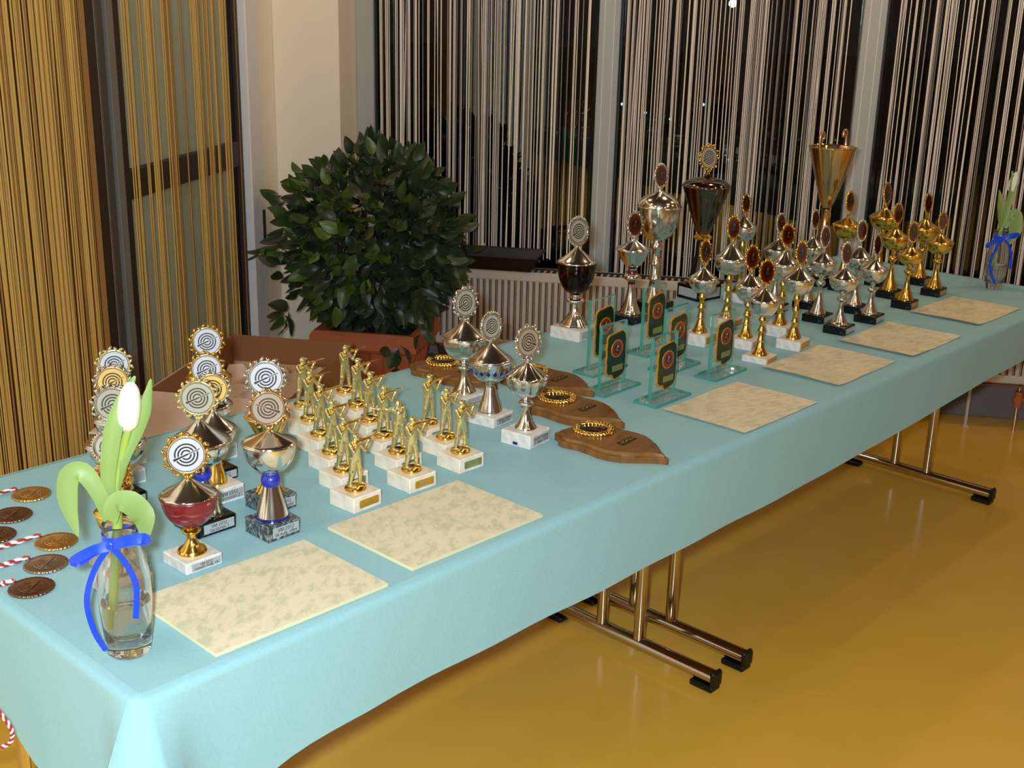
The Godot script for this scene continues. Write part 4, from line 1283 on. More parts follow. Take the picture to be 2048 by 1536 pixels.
# ---------------------------------------------------------------- tables and cloth
func tables() -> void:
	for e in 2:
		var o := thing("folding_table", "folding table with chrome legs under the near half of the cloth" if e == 0 else "folding table with chrome legs under the far half of the cloth", "table", Vector3(1.652 * e, 0, 0), 0.0, "two folding tables set end to end")
		part("table_top", boxmesh(Vector3(0.824, 0.722, -0.42), Vector3(1.640, 0.036, 0.82), 0.004), M["wood"], o)
		for x in [0.07, 1.585]:
			var b := MB.new()
			b.tube([Vector3(x, 0.0365, -0.155), Vector3(x, 0.0365, -0.69)], 0.0185, 14)
			var bar := part("foot_bar", b.mesh(), M["steel_tube"], o)
			for z in [-0.155, -0.69]:
				var s := -1.0 if z < -0.4 else 1.0
				b = MB.new()
				b.box(Vector3(x, 0.0345, z + 0.004 * s), Vector3(0.042, 0.044, 0.014), 0.006)
				b.box(Vector3(x, 0.0085, z - 0.026 * s), Vector3(0.040, 0.017, 0.066), 0.004)
				part("end_cap", b.mesh(), M["black_plastic"], bar)
			for z in [-0.385, -0.505]:
				b = MB.new()
				b.tube([Vector3(x, 0.05, z), Vector3(x, 0.705, z)], 0.0155, 14, false)
				part("leg", b.mesh(), M["steel_tube"], o)
			b = MB.new()
			b.tube([Vector3(x, 0.69, -0.06), Vector3(x, 0.69, -0.78)], 0.014, 10)
			part("top_bar", b.mesh(), M["steel_tube"], o)

func tablecloth() -> void:
	# walk round the table top; every step carries an outward direction and how far the cloth hangs
	var W := 3.30
	var D := 0.84
	var R := 0.022
	var rim := []     # [point on the rim, outward, distance along]
	var corners := [[Vector2(R, -R), 90.0], [Vector2(W - R, -R), 0.0], [Vector2(W - R, -D + R), -90.0], [Vector2(R, -D + R), -180.0]]
	var names := []
	for i in 4:
		var c: Vector2 = corners[i][0]
		var a1: float = corners[i][1] + 90.0
		var a0: float = corners[i][1]
		for k in 9:
			var a := deg_to_rad(lerpf(a1, a0, k / 8.0))
			# angle measured so that 90 is towards the front
			var d := Vector2(cos(a), sin(a))
			rim.append([c + d * R, d, i, absf(k - 4.0) / 4.0])
		var nx: Array = corners[(i + 1) % 4]
		var from: Vector2 = c + Vector2.from_angle(deg_to_rad(a0)) * R
		var to: Vector2 = nx[0] + Vector2.from_angle(deg_to_rad(a0)) * R
		var n := 96 if i % 2 == 0 else 30
		for k in range(1, n):
			var f := float(k) / n
			rim.append([from.lerp(to, f), Vector2.from_angle(deg_to_rad(a0)), -1 - i, 0.0])
	rim.append(rim[0])
	var rows := []
	var depth := [-0.016, -0.008, -0.003, 0.0, 0.004, 0.010, 0.020, 0.035, 0.055, 0.08, 0.105, 0.13, 0.16, 0.19, 0.22, 0.25, 0.28, 0.31, 0.34, 1.0]
	for r in depth.size():
		var line := []
		for q in rim:
			var p: Vector2 = q[0]
			var out: Vector2 = q[1]
			# hang: about 16 cm in front, more towards the near corner
			var near := p.distance_to(Vector2(0, 0))
			var wc := exp(-pow(near / 0.16, 2.0))
			var hang := 0.160 - 0.045 * smoothstep(1.4, 3.2, p.x) + 0.0012 * sin(p.x * 7.0) + 0.0008 * sin(p.x * 23.0)
			if p.x < 0.03:
				hang = 0.172 + 0.07 * smoothstep(-0.45, -0.15, p.y)
			hang += 0.10 * wc
			var y := TOP
			var off := 0.0
			if r < 4:
				var inset: float = [0.016, 0.007, 0.002, 0.0][r]
				off = -inset
				y = TOP - [0.0, 0.0012, 0.0045, 0.0095][r]
			else:
				var dd: float = minf(depth[r], 1.0)
				dd = minf(dd, hang) if r < depth.size() - 1 else hang
				y = TOP - 0.0095 - dd
				var fold := 0.0014 * sin(p.x * 9.0 + p.y * 5.0) + 0.0010 * sin(p.x * 21.0 + 1.0)
				off = (0.05 * dd + fold * dd / 0.16)
				# pleat at the corner: a cone that stands out, with the cloth drawn in on both sides
				if near < 0.34:
					var side := near / 0.34
					var corner: bool = q[2] == 0
					if corner:
						off = dd * 0.40
					elif near < 0.08:
						var t := smoothstep(0.02, 0.08, near)
						off = dd * lerpf(0.26, 0.0, t)
					else:
						off = dd * lerpf(0.0, 0.05, smoothstep(0.08, 0.34, near))
			line.append(Vector3(p.x + out.x * off, y, p.y + out.y * off))
		rows.append(line)
	var b := MB.new()
	b.sheet(rows, false, 0.0008)
	# the flat top, slightly rippled
	var top := []
	for i in 29:
		var line := []
		for j in 111:
			var p := Vector3(lerpf(0.016, W - 0.016, j / 110.0), TOP, lerpf(-0.016, -D + 0.016, i / 28.0))
			line.append(p)
		top.append(line)
	var c := MB.new()
	c.sheet(top, true)
	var o := thing("tablecloth", "turquoise cotton cloth spread over both folding tables and hanging at the front", "tablecloth")
	part("top_sheet", c.mesh(), M["cloth"], o)
	part("drop", b.mesh(), M["cloth"], o)

# ---------------------------------------------------------------- behind the table: plant, carton, tray, radiator
func plant() -> void:
	var o := thing("potted_plant", "bushy green broad-leaved plant in a square terracotta planter in the room corner", "plant", room(-0.645, 0, 3.22), ROOM_TURN)
	var b := MB.new()
	# a tapering planter, fluted on its sides, and a heavy rim
	var seg := 26
	for s in 4:
		var a := s * PI / 2
		var dir := Vector3(sin(a), 0, cos(a))
		var lat := Vector3(cos(a), 0, -sin(a))
		var w0 := 0.135 if s % 2 == 0 else 0.125
		var w1 := 0.182 if s % 2 == 0 else 0.165
		var d0 := 0.125 if s % 2 == 0 else 0.135
		var d1 := 0.165 if s % 2 == 0 else 0.182
		for k in seg:
			var q := []
			for e in [[k, 0], [k + 1, 0], [k + 1, 1], [k, 1]]:
				var u: float = float(e[0]) / seg * 2.0 - 1.0
				var groove := -0.005 if int(e[0]) % 4 in [1, 2] and int(e[0]) < seg - 1 and int(e[0]) > 1 else 0.0
				var w := w0 if e[1] == 0 else w1
				var d := d0 if e[1] == 0 else d1
				q.append(dir * (d + groove) + lat * u * w + Vector3(0, 0.002 if e[1] == 0 else 0.295, 0))
			b.quad(q[0], q[1], q[2], q[3], dir)
	var pot := part("planter", b.mesh(), M["terracotta"], o)
	b = MB.new()
	var prof := [[0.178, 0.288], [0.208, 0.300], [0.216, 0.312], [0.206, 0.360], [0.196, 0.372], [0.180, 0.372], [0.172, 0.345]]
	for s in 4:
		var a := s * PI / 2
		var dir := Vector3(sin(a), 0, cos(a))
		var lat := Vector3(cos(a), 0, -sin(a))
		for k in prof.size() - 1:
			var q := []
			for e in [[k, -1], [k, 1], [k + 1, 1], [k + 1, -1]]:
				var r: float = prof[e[0]][0]
				var d: float = r - (0.017 if s % 2 == 0 else 0.0)
				var w: float = r - (0.0 if s % 2 == 0 else 0.017)
				q.append(dir * d + lat * w * e[1] + Vector3(0, prof[e[0]][1], 0))
			var out := dir if k < 4 else Vector3.UP
			if k == 0:
				out = Vector3.DOWN
			if k == 5:
				out = -dir
			b.quad(q[0], q[1], q[2], q[3], out)
	part("rim", b.mesh(), M["terracotta"], pot)
	part("soil", boxmesh(Vector3(0, 0.335, 0), Vector3(0.34, 0.02, 0.31), 0.004), M["soil"], o)
	# branches
	var r := RandomNumberGenerator.new()
	r.seed = 7
	var tips := []
	for k in 22:
		var a := r.randf() * TAU
		var up := r.randf_range(0.12, 0.62)
		var reach := r.randf_range(0.10, 0.29) * (1.0 - 0.45 * pow(up / 0.62, 3.0))
		var base := Vector3(cos(a) * 0.05, 0.34, sin(a) * 0.05)
		var tip := Vector3(cos(a) * reach, 0.36 + up, sin(a) * reach * 0.9)
		b = MB.new()
		b.tube([base, base.lerp(tip, 0.5) + Vector3(0, 0.06, 0), tip], [0.005, 0.0035, 0.0018], 6)
		part("branch", b.mesh(), M["bark"], o)
		tips.append(tip)
	var lm := leaf_mesh()
	var rest := []
	var placed := []
	for k in 1400:
		# points in the crown: a rounded cube that narrows to the top, thickest at the shell
		var d := Vector3(r.randfn(), r.randfn(), r.randfn()).normalized()
		var f := pow(r.randf(), 0.28)
		var p := Vector3(d.x * 0.355, d.y * 0.345, d.z * 0.27) * f
		p += Vector3(signf(d.x) * 0.02 * absf(d.y), 0, 0)
		p += Vector3(-0.02, 0.705, 0)
		if p.y > 0.93:
			p.x = p.x * 0.85 + 0.05
		p += Vector3(r.randfn(), r.randfn(), r.randfn()) * 0.018
		if p.y < 0.36 and absf(p.x) < 0.2 and absf(p.z) < 0.19:
			p.y = 0.375 + r.randf() * 0.05
		placed.append([p, d])
	# stray shoots
	for s in [[Vector3(-0.40, 0.63, 0.08), 7], [Vector3(-0.375, 0.82, 0.05), 5], [Vector3(-0.34, 0.40, 0.12), 8], [Vector3(0.33, 0.60, 0.12), 5], [Vector3(0.30, 0.34, 0.16), 6], [Vector3(0.12, 0.30, 0.235), 5], [Vector3(-0.05, 0.325, 0.225), 3], [Vector3(0.0, 1.06, 0.02), 8], [Vector3(0.22, 0.42, 0.19), 5]]:
		for k in s[1]:
			placed.append([s[0] + Vector3(r.randfn(), r.randfn(), r.randfn()) * 0.028, Vector3(s[0].x, s[0].y - 0.7, s[0].z).normalized()])
	# nearest to the camera first
	var eye := Vector3(-1.0, 0.6, 2.2)
	placed.sort_custom(func(u, w): return u[0].dot(eye.normalized()) > w[0].dot(eye.normalized()))
	for k in placed.size():
		var p: Vector3 = placed[k][0]
		var d: Vector3 = placed[k][1]
		var dirn := (d + Vector3(r.randfn() * 0.7, -0.35 + r.randfn() * 0.5, r.randfn() * 0.7)).normalized()
		var face := (d + Vector3(r.randfn() * 0.5, 0.6 + r.randfn() * 0.3, 0.35 + r.randfn() * 0.5)).normalized()
		var side := dirn.cross(face).normalized()
		var bs := Basis(side, face - dirn * face.dot(dirn), dirn)
		bs = bs.orthonormalized().scaled(Vector3.ONE * r.randf_range(0.75, 1.25))
		bs = Basis(side, side.cross(-dirn).normalized(), dirn) * Basis.from_scale(Vector3.ONE * r.randf_range(0.75, 1.2))
		var t := Transform3D(bs, p)
		if k < 300:
			var l := part("leaf", lm, M["leaf%d" % (k % 4)], o)
			l.transform = t
		else:
			rest.append(t)
	var mm := MultiMesh.new()
	mm.transform_format = MultiMesh.TRANSFORM_3D
	mm.mesh = lm
	mm.instance_count = rest.size()
	for k in rest.size():
		mm.set_instance_transform(k, rest[k])
	var mi := MultiMeshInstance3D.new()
	mi.name = "foliage"
	mi.multimesh = mm
	mi.material_override = M["leaf1"]
	mi.set_meta("kind", "stuff")
	o.add_child(mi, true)

func leaf_mesh() -> ArrayMesh:
	var rows := []
	for i in 8:
		var t := i / 7.0
		var w := 0.0215 * pow(sin(PI * pow(t, 0.85)), 0.75) if i > 0 and i < 7 else 0.0008
		var y := -0.012 * t * t + 0.004 * sin(t * 5.0)
		var line := []
		for j in 5:
			var u := j / 2.0 - 1.0
			line.append(Vector3(u * w, y + 0.28 * w * absf(u) - 0.002, t * 0.078 - 0.014))
		rows.append(line)
	var b := MB.new()
	b.sheet(rows, true)
	return b.mesh()

func carton() -> void:
	var o := thing("cardboard_box", "open brown cardboard carton with pale flaps behind the table, before the plant pot", "box", room(-0.65, 0, 2.0), ROOM_TURN)
	var w := 0.40
	var d := 0.60
	var h := 0.55
	part("back_wall", boxmesh(Vector3(0, h / 2, -d / 2), Vector3(w, h, 0.006), 0.001), M["carton"], o)
	part("front_wall", boxmesh(Vector3(0, 0.545 / 2, d / 2), Vector3(w, 0.545, 0.006), 0.001), M["carton"], o)
	for s in [-1.0, 1.0]:
		part("side_wall", boxmesh(Vector3(s * w / 2, 0.545 / 2, 0), Vector3(0.006, 0.545, d), 0.001), M["carton"], o)
	part("bottom", boxmesh(Vector3(0, 0.004, 0), Vector3(w, 0.006, d), 0.001), M["carton"], o)
	part("tape_band", boxmesh(Vector3(0, 0.452, -d / 2 + 0.004), Vector3(w - 0.01, 0.024, 0.001), 0.0002), M["carton_pale"], o)
	part("tape_band", boxmesh(Vector3(0, 0.395, -d / 2 + 0.004), Vector3(w - 0.01, 0.018, 0.001), 0.0002), M["carton_pale"], o)
	var f := part("flap", boxmesh(Vector3(0, 0, 0.16), Vector3(w - 0.02, 0.005, 0.32), 0.001), M["carton_white"], o, Vector3(0, 0.548, d / 2))
	f.rotation_degrees = Vector3(1.5, 0, 0)
	f = part("flap", boxmesh(Vector3(-0.05, 0, 0), Vector3(0.10, 0.005, d * 0.8), 0.001), M["carton_white"], o, Vector3(-w / 2, 0.545, 0.06))
	f.rotation_degrees = Vector3(0, 0, 62)
	f = part("flap", boxmesh(Vector3(0.05, 0, 0), Vector3(0.10, 0.005, d * 0.8), 0.001), M["carton"], o, Vector3(w / 2, 0.545, 0.0))
	f.rotation_degrees = Vector3(0, 0, -75)
	# crumpled white wrapping inside
	var rows := []
	var r := RandomNumberGenerator.new()
	r.seed = 5
	for i in 14:
		var line := []
		for j in 14:
			line.append(Vector3(w * 0.47 * (j / 6.5 - 1.0), 0.44 + r.randf_range(-0.03, 0.03), d * 0.47 * (i / 6.5 - 1.0)))
		rows.append(line)
	var b := MB.new()
	b.sheet(rows, true, 0.001)
	single("wrapping_paper", "crumpled white wrapping paper lying inside the open carton", "paper", b.mesh(), M["carton_white"], room(-0.65, 0, 2.0), ROOM_TURN)

func radiator() -> void:
	var o := thing("radiator", "long low white panel radiator with vertical fins under the windows", "radiator", room(0, 0, 3.62), ROOM_TURN)
	var x0 := -0.60
	var x1 := 2.30
	var mid := (x0 + x1) / 2
	part("back_panel", boxmesh(Vector3(mid, 0.365, -0.03), Vector3(x1 - x0, 0.33, 0.03), 0.004), M["slot_dark"], o)
	part("header", boxmesh(Vector3(mid, 0.509, 0.036), Vector3(x1 - x0, 0.040, 0.018), 0.005), M["radiator_white"], o)
	part("footer", boxmesh(Vector3(mid, 0.218, 0.036), Vector3(x1 - x0, 0.032, 0.018), 0.005), M["radiator_white"], o)
	var pitch := 0.0262
	var n := int((x1 - x0) / pitch)
	var fin := boxmesh(Vector3.ZERO, Vector3(0.0165, 0.27, 0.016), 0.004)
	var rib := boxmesh(Vector3.ZERO, Vector3(0.0028, 0.262, 0.012), 0.0006)
	for k in n:
		part("fin", fin, M["radiator_white"], o, Vector3(x0 + pitch * (k + 0.5), 0.360, 0.036))
	var b := MB.new()
	for k in n - 1:
		b.box(Vector3(x0 + pitch * (k + 1), 0.360, 0.031), Vector3(0.0026, 0.262, 0.008), 0.0005)
	part("gap_ribs", b.mesh(), M["radiator_white"], o)
	b = MB.new()
	for k in n:
		b.box(Vector3(x0 + pitch * (k + 0.5), 0.527, -0.004), Vector3(0.010, 0.003, 0.062), 0.0008)
	b.box(Vector3(mid, 0.5275, -0.044), Vector3(x1 - x0, 0.004, 0.018), 0.001)
	part("top_grille", b.mesh(), M["radiator_white"], o)
	for x in [-0.3, 0.55, 1.10, 1.692, 2.1]:
		b = MB.new()
		b.box(Vector3(x, 0.10, 0.0), Vector3(0.012, 0.20, 0.016), 0.002)
		b.box(Vector3(x, 0.004, 0.0), Vector3(0.024, 0.008, 0.04), 0.002)
		part("foot", b.mesh(), M["radiator_white"], o)
	b = MB.new()
	b.tube([Vector3(x0, 0.188, 0.02), Vector3(x1, 0.188, 0.02)], 0.004, 8)
	part("pipe", b.mesh(), M["copper_pipe"], o)
	b = MB.new()
	b.tube([Vector3(1.875, 0.0, 0.012), Vector3(1.875, 0.19, 0.012)], 0.0065, 8)
	part("riser_pipe", b.mesh(), M["steel_tube"], o)
	b = MB.new()
	b.tube([Vector3(1.875, 0.10, 0.012), Vector3(1.875, 0.165, 0.012)], 0.017, 12)
	b.tube([Vector3(1.855, 0.13, 0.012), Vector3(1.90, 0.13, 0.012)], 0.011, 10)
	part("valve", b.mesh(), M["terracotta"], o)

func tray() -> void:
	var o := thing("planter_tray", "black plastic tray with sloping sides lying on the radiator beside the plant", "tray", room(-0.225, 0.5305, 3.645), ROOM_TURN - 1.0)
	var b := MB.new()
	var a := [Vector3(-0.155, 0.002, 0.075), Vector3(0.135, 0.002, 0.075), Vector3(0.135, 0.002, -0.075), Vector3(-0.155, 0.002, -0.075)]
	var c := [Vector3(-0.185, 0.062, 0.100), Vector3(0.165, 0.062, 0.100), Vector3(0.165, 0.062, -0.100), Vector3(-0.185, 0.062, -0.100)]
	b.quad(a[0], a[1], a[2], a[3], Vector3.UP)
	for e in 2:
		for k in 4:
			var j := (k + 1) % 4
			var out: Vector3 = ((a[k] + a[j]) * Vector3(1, 0, 1)).normalized()
			var s := 0.003 * e
			b.quad(a[k] - out * s, a[j] - out * s, c[j] - out * s, c[k] - out * s, out if e == 0 else -out)
	part("tub", b.mesh(), M["black_plastic"], o)
	b = MB.new()
	for k in 4:
		b.tube([c[k], c[(k + 1) % 4]], 0.004, 8)
	part("rim", b.mesh(), M["black_plastic"], o)
	single("yellow_card", "small folded yellow card standing behind the black tray", "card", boxmesh(Vector3(0, 0.035, 0), Vector3(0.030, 0.07, 0.010), 0.001), M["carton_yellow"], room(-0.335, 0.5315, 3.775), ROOM_TURN + 20.0)

# ---------------------------------------------------------------- string curtains
func strings(called: String, label: String, group: String, t0: float, t1: float, fixed: float, along_wall: bool, y0: float, y1: float, fill: float, mats: Array, seed_: int, width: float, step := 1.2, jit := 0.009) -> void:
	var o := thing(called, label, "curtain", Vector3.ZERO, ROOM_TURN, group)
	o.set_meta("kind", "stuff")
	var r := RandomNumberGenerator.new()
	r.seed = seed_
	var mbs := [MB.new(), MB.new()]
	var x := t0
	while x < t1:
		var count := 1 + int(pow(r.randf(), 1.6) * 7.0)
		for k in count:
			if x > t1:
				break
			var depth := r.randf_range(-jit, jit)
			var slant := r.randfn() * 0.0018 if r.randf() < 0.94 else r.randf_range(-0.05, 0.05)
			var w := width * r.randf_range(0.75, 1.3)
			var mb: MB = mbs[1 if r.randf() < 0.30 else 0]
			var bow := r.randfn() * 0.0015
			var pts := []
			for j in 5:
				var f := j / 4.0
				var u := x + slant * (f - 0.3) + bow * sin(f * PI)
				var p := Vector3(u, lerpf(y1, y0 + 0.01 * sin(x * 90.0), f), -fixed + depth) if along_wall else Vector3(fixed + depth, lerpf(y1, y0 + 0.01 * sin(x * 90.0), f), -u)
				pts.append(p)
			mb.tube(pts, w / 2, 5, false)
			x += width * step * r.randf_range(0.75, 1.3)
		x += (1.0 - fill) * r.randf_range(0.3, 2.2) * width * 5.0 * step
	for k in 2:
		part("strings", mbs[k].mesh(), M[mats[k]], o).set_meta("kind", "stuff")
	var rail := boxmesh(Vector3((t0 + t1) / 2, y1 + 0.012, -fixed), Vector3(t1 - t0 + 0.04, 0.03, 0.03), 0.004) if along_wall else boxmesh(Vector3(fixed, y1 + 0.012, -(t0 + t1) / 2), Vector3(0.03, 0.03, t1 - t0 + 0.04), 0.004)
	part("curtain_rail", rail, M["white_trim"], o)

func curtains() -> void:
	var wh := "white string curtains before the dark windows"
	strings("string_curtain", "white string curtain in the left window, behind the plant", wh, -0.775, 0.095, 3.765, true, 0.545, 2.45, 0.38, ["string_white", "string_shade"], 3, 0.0038, 0.85)
	strings("string_curtain", "white string curtain in the middle window, where the flash is mirrored", wh, 0.235, 1.105, 3.765, true, 0.48, 2.45, 0.36, ["string_white", "string_shade"], 12, 0.0038, 0.85)
	strings("string_curtain", "white string curtain in the right window, behind the gold cups", wh, 1.275, 2.15, 3.765, true, 0.40, 2.45, 0.30, ["string_white", "string_shade"], 23, 0.0042, 0.85)
	var go := "golden string curtains on the left wall"
	strings("golden_string_curtain", "dense golden string curtain at the left picture edge", go, 0.95, 1.985, -1.10, false, 0.04, 2.45, 0.97, ["string_gold", "string_brown"], 31, 0.0042, 1.15, 0.006)
	strings("golden_string_curtain", "thin golden string curtain hanging before the glazed door", go, 2.205, 3.03, -1.10, false, 0.06, 2.45, 0.30, ["string_gold", "string_brown"], 41, 0.0040, 2.5, 0.002)

# ---------------------------------------------------------------- the room
func shell() -> void:
	var S0 := -4.2     # rear wall
	var S1 := 3.76     # low wall under the windows
	var T0 := -1.18    # left wall
	var T1 := 4.6
	var HT := 2.75
	struct("floor", boxmesh(Vector3((T0 + T1) / 2, -0.05, -(S0 + 3.95) / 2), Vector3(T1 - T0 + 0.5, 0.1, 3.95 - S0 + 0.4), 0.001), M["lino"], "glossy ochre yellow linoleum floor under the tables", "floor")
	struct("ceiling", boxmesh(Vector3((T0 + T1) / 2, HT + 0.05, -(S0 + 3.95) / 2), Vector3(T1 - T0 + 0.5, 0.1, 3.95 - S0 + 0.4), 0.001), M["ceiling_wood"], "brown wooden ceiling above the club room", "ceiling")
	struct("wall_rear", boxmesh(Vector3((T0 + T1) / 2, HT / 2, -S0 + 0.05), Vector3(T1 - T0 + 0.4, HT, 0.1), 0.001), M["room_wall"], "plain tan wall behind the camera", "wall")
	struct("wall_right", boxmesh(Vector3(T1 + 0.05, HT / 2, -(S0 + S1) / 2), Vector3(0.1, HT, S1 - S0 + 0.3), 0.001), M["room_wall"], "plain tan wall to the right of the picture", "wall")
	# left wall: solid towards the camera, glazed doors, then a white jamb and the corner
	var b := MB.new()
	b.box(Vector3(T0 - 0.06, HT / 2, -(S0 + 0.9) / 2), Vector3(0.12, HT, 0.9 - S0), 0.002)
	b.box(Vector3(T0 - 0.06, HT / 2, -(3.387 + 3.95) / 2), Vector3(0.12, HT, 3.95 - 3.387), 0.002)
	b.box(Vector3(T0 - 0.06, (2.45 + HT) / 2, -(0.9 + 3.387) / 2), Vector3(0.12, HT - 2.45, 3.387 - 0.9), 0.002)
	struct("wall_left", b.mesh(), M["wall_paint"], "cream painted left wall round the glazed doors", "wall")
	b = MB.new()
	b.box(Vector3((T0 - 0.901) / 2, HT / 2, -(3.60 + 3.95) / 2), Vector3(-0.901 - T0, HT, 0.35), 0.004)
	struct("wall_corner", b.mesh(), M["wall_paint"], "white plastered corner pillar behind the plant", "wall")
	# window wall: low wall, frames and panes
	b = MB.new()
	b.box(Vector3((T0 + T1) / 2, 0.19, -(S1 + 3.95) / 2), Vector3(T1 - T0, 0.38, 3.95 - S1), 0.003)
	struct("wall_window", b.mesh(), M["sill_wall"], "low grey wall below the windows, behind the radiator", "wall")
	b = MB.new()
	b.box(Vector3((T0 + T1) / 2, (2.5 + HT) / 2, -(3.80 + 3.95) / 2), Vector3(T1 - T0, HT - 2.5, 0.15), 0.003)
	b.box(Vector3((3.35 + T1) / 2, 1.44, -(3.80 + 3.95) / 2), Vector3(T1 - 3.35, 2.12, 0.15), 0.003)
	struct("wall_lintel", b.mesh(), M["wall_paint"], "wall above and beside the windows", "wall")
	var posts := [-0.901, -0.824, 0.118, 0.205, 1.146, 1.234, 2.19, 2.28, 3.26, 3.35]
	for k in 4:
		var a: float = posts[k * 2 + 1]
		var c: float = posts[k * 2 + 2]
		var o := thing("window_%d" % (k + 1), ["left window with dark night outside, behind the plant", "middle window with dark night outside and the mirrored flash", "right window with dark night outside, behind the gold cups", "window beyond the right picture edge"][k], "window", Vector3.ZERO, ROOM_TURN)
		o.set_meta("kind", "structure")
		var p0: float = posts[k * 2]
		part("post", boxmesh(Vector3((p0 + a) / 2, 1.44, -3.865), Vector3(a - p0, 2.12, 0.07), 0.003), M["grey_frame"], o)
		if k > 0:   # raised bead lines on the post
			for q in [0.28, 0.72]:
				part("bead", boxmesh(Vector3(lerpf(p0, a, q), 1.44, -3.8295), Vector3(0.003, 2.12, 0.003), 0.0008), M["white_trim"], o)
		if k == 3:
			part("post", boxmesh(Vector3((posts[8] + posts[9]) / 2, 1.44, -3.865), Vector3(posts[9] - posts[8], 2.12, 0.07), 0.003), M["grey_frame"], o)
		part("gasket", boxmesh(Vector3(a + 0.006, 1.44, -3.872), Vector3(0.012, 2.12, 0.05), 0.002), M["gasket"], o)
		part("sill", boxmesh(Vector3((a + c) / 2, 0.395, -3.86), Vector3(c - a, 0.03, 0.09), 0.003), M["grey_frame"], o)
		part("head", boxmesh(Vector3((a + c) / 2, 2.48, -3.86), Vector3(c - a, 0.04, 0.08), 0.003), M["grey_frame"], o)
		part("pane", boxmesh(Vector3((a + c) / 2, 1.44, -3.882), Vector3(c - a, 2.06, 0.002), 0.0002), M["pane"], o)
	# the glazed doors in the left wall
	var x := T0 - 0.03
	var dr := thing("door_1", "dark framed glazed door with frosted panes behind the thin golden strings", "door", Vector3.ZERO, ROOM_TURN)
	dr.set_meta("kind", "structure")
	part("stile", boxmesh(Vector3(x, 1.225, -2.320), Vector3(0.05, 2.45, 0.056), 0.003), M["dark_frame"], dr)
	part("stile", boxmesh(Vector3(x, 1.225, -3.247), Vector3(0.05, 2.45, 0.034), 0.003), M["dark_frame"], dr)
	part("mid_rail", boxmesh(Vector3(x, 1.003, -2.79), Vector3(0.046, 0.095, 0.90), 0.003), M["dark_frame"], dr)
	part("bottom_rail", boxmesh(Vector3(x, 0.12, -2.79), Vector3(0.046, 0.24, 0.90), 0.003), M["dark_frame"], dr)
	part("top_rail", boxmesh(Vector3(x, 2.40, -2.79), Vector3(0.046, 0.10, 0.90), 0.003), M["dark_frame"], dr)
	part("pane", boxmesh(Vector3(x - 0.005, 1.70, -2.79), Vector3(0.012, 1.31, 0.90), 0.001), M["frosted"], dr)
	part("pane", boxmesh(Vector3(x - 0.005, 0.597, -2.79), Vector3(0.012, 0.72, 0.90), 0.001), M["frosted"], dr)
	for yy in [[1.70, 1.31], [0.597, 0.72]]:
		part("gasket", boxmesh(Vector3(x + 0.004, yy[0], -3.224), Vector3(0.014, yy[1], 0.012), 0.001), M["gasket"], dr)
	dr = thing("door_2", "dark door leaf hidden behind the dense golden strings at the left edge", "door", Vector3.ZERO, ROOM_TURN)
	dr.set_meta("kind", "structure")
	part("leaf", boxmesh(Vector3(x, 1.225, -1.51), Vector3(0.05, 2.45, 1.20), 0.003), M["brown_door"], dr)
	part("stile", boxmesh(Vector3(x + 0.010, 1.225, -2.140), Vector3(0.06, 2.45, 0.062), 0.003), M["dark_frame"], dr)
	# meeting frame between the leaves
	dr = thing("trim_1", "grey and brown door frame strips between the two golden curtains", "trim", Vector3.ZERO, ROOM_TURN)
	dr.set_meta("kind", "structure")
	part("bead", boxmesh(Vector3(x + 0.032, 1.225, -2.172), Vector3(0.012, 2.45, 0.004), 0.001), M["white_trim"], dr)
	part("strip", boxmesh(Vector3(x + 0.012, 1.225, -2.194), Vector3(0.06, 2.45, 0.040), 0.002), M["mid_frame"], dr)
	part("gap", boxmesh(Vector3(x - 0.005, 1.225, -2.222), Vector3(0.05, 2.45, 0.018), 0.001), M["gasket"], dr)
	part("strip", boxmesh(Vector3(x + 0.014, 1.225, -2.254), Vector3(0.06, 2.45, 0.044), 0.002), M["strip_grey"], dr)
	part("strip", boxmesh(Vector3(x, 1.225, -2.284), Vector3(0.05, 2.45, 0.018), 0.001), M["dark_frame"], dr)
	dr = thing("trim_2", "white door jamb at the right of the glazed door", "trim", Vector3.ZERO, ROOM_TURN)
	dr.set_meta("kind", "structure")
	part("jamb", boxmesh(Vector3(x + 0.018, 1.225, -3.326), Vector3(0.075, 2.45, 0.122), 0.004), M["white_trim"], dr)
	part("strike_plate", boxmesh(Vector3(x + 0.056, 0.70, -3.372), Vector3(0.006, 0.13, 0.022), 0.001), M["gasket"], dr)
	# outside: dark yard and glowing dots added for trophy glints mirrored in the panes
	var g := boxmesh(Vector3(0, -0.35, -30), Vector3(70, 0.1, 52), 0.01)
	struct("trim_3", g, M["night_ground"], "dark yard outside the windows", "ground")
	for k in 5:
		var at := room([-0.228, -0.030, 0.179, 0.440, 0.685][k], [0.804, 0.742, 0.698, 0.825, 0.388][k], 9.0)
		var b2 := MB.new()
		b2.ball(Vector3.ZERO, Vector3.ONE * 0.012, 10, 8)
		var o := thing("added_glint", "added bluish dot for a glint in the middle window, %s" % ["leftmost, close to the left post", "second from the left post", "third from the left post", "fourth and highest", "lowest and farthest right"][k], "lamp", at)
		part("glint_dot", b2.mesh(), M["added_glint_glow"], o)
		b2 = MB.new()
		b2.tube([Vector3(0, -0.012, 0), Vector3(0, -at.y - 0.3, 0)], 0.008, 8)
		part("added_pole", b2.mesh(), M["black_plastic"], o)

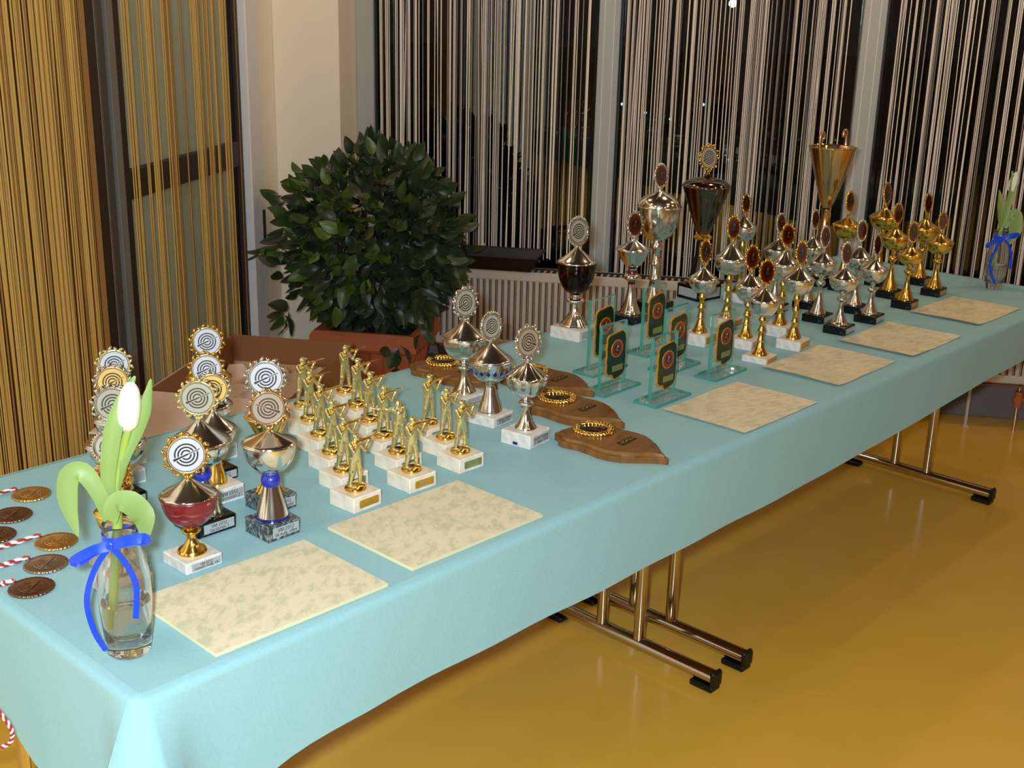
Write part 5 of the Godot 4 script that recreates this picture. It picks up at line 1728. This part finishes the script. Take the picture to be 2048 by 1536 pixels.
func ceiling_lamps() -> void:
	var spots := [[-0.3, -0.3], [0.7, -0.9], [1.7, -1.5], [2.7, 0.6], [1.9, 1.6], [0.2, -2.6], [2.9, -1.0], [3.4, 2.2], [-0.55, 2.55], [-0.75, 1.2], [0.9, 2.8], [2.1, 2.9]]  # the last pair is added by the windows to brighten the strings
	var b := MB.new()
	b.lathe(V2([0.0, -0.004, 0.045, -0.004, 0.050, 0.0]), 20)
	var bulb := b.mesh()
	b = MB.new()
	b.lathe(V2([0.050, 0.0, 0.062, -0.006, 0.066, 0.0]), 20)
	var trim := b.mesh()
	for k in spots.size():
		var at := room(spots[k][0], 2.738, spots[k][1])
		var o := thing("ceiling_lamp", "warm recessed ceiling spotlight %s, outside the picture" % ["above the near table end", "first behind the camera", "second behind the camera", "right of the far table", "above the far table end's right", "farthest at the rear", "at the rear right", "by the right wall", "above the plant pot", "above the golden curtains", "added to brighten the middle window strings", "added to brighten the right window strings"][k], "lamp", at)
		part("lamp_glass", bulb, M["lamp_glow"], o)
		part("trim_ring", trim, M["white_trim"], o)
		var l := OmniLight3D.new()
		l.name = "lamp_light"
		l.light_color = Color(1.0, 0.86, 0.68)
		l.light_energy = LAMP * ({8: 1.5, 9: 0.7, 10: 1.3, 11: 1.5}.get(k, 1.0) as float)
		l.light_size = 0.04
		l.omni_range = 14.0
		l.omni_attenuation = 2.0
		l.shadow_enabled = true
		l.position = Vector3(0, -0.055, 0)
		o.add_child(l)

const LAMP := 0.26
const FLASH := 5.4

func _ready() -> void:
	# camera
	rng.seed = 11
	var cam := Camera3D.new()
	cam.name = "camera"
	add_child(cam)
	var fwd := Vector3(0.699, -0.303, -0.648).normalized()
	var up := Vector3(0.2057, 0.9526, -0.2243)
	var right := fwd.cross(up).normalized()
	up = right.cross(fwd).normalized()
	cam.transform = Transform3D(Basis(right, up, -fwd), Vector3(-0.634, 1.582, 1.210))
	cam.fov = 35.545
	cam.near = 0.05
	cam.far = 200.0
	cam.current = true
	# night outside
	var we := WorldEnvironment.new()
	we.name = "environment"
	var e := Environment.new()
	e.background_mode = Environment.BG_COLOR
	e.background_color = Color(0.035, 0.035, 0.045)
	e.ambient_light_source = Environment.AMBIENT_SOURCE_DISABLED
	e.tonemap_mode = Environment.TONE_MAPPER_LINEAR
	e.tonemap_exposure = 1.0
	e.sdfgi_enabled = true
	e.ssao_enabled = true
	e.ssil_enabled = true
	we.environment = e
	add_child(we)
	# the camera's flash, a little left of and above the lens
	var fl := OmniLight3D.new()
	fl.name = "flash"
	fl.light_color = Color(0.90, 0.97, 1.0)
	fl.light_energy = FLASH
	fl.light_size = 0.03
	fl.omni_range = 20.0
	fl.omni_attenuation = 2.0
	fl.shadow_enabled = true
	fl.position = cam.position - right * 0.055 + up * 0.035 - fwd * 0.02
	add_child(fl)
	make_materials()
	mat("brown_door", Color(0.40, 0.27, 0.15), 0.5)
	mat("night_ground", Color(0.05, 0.05, 0.05), 0.9)
	mat("medal_dark", Color(0.20, 0.06, 0.05), 0.15, 0.6)
	mat("carton_yellow", Color(0.85, 0.66, 0.30), 0.7)
	var rb := MB.new()
	rb.ring(0.97, 0.06, 32, 6)
	wreath_rim = rb.mesh()
	make_shared()
	shell()
	ceiling_lamps()
	radiator()
	curtains()
	tables()
	tablecloth()
	plant()
	carton()
	tray()
	cups()
	figurines()
	shields()
	glass_awards()
	papers()
	medals()
	tulips()
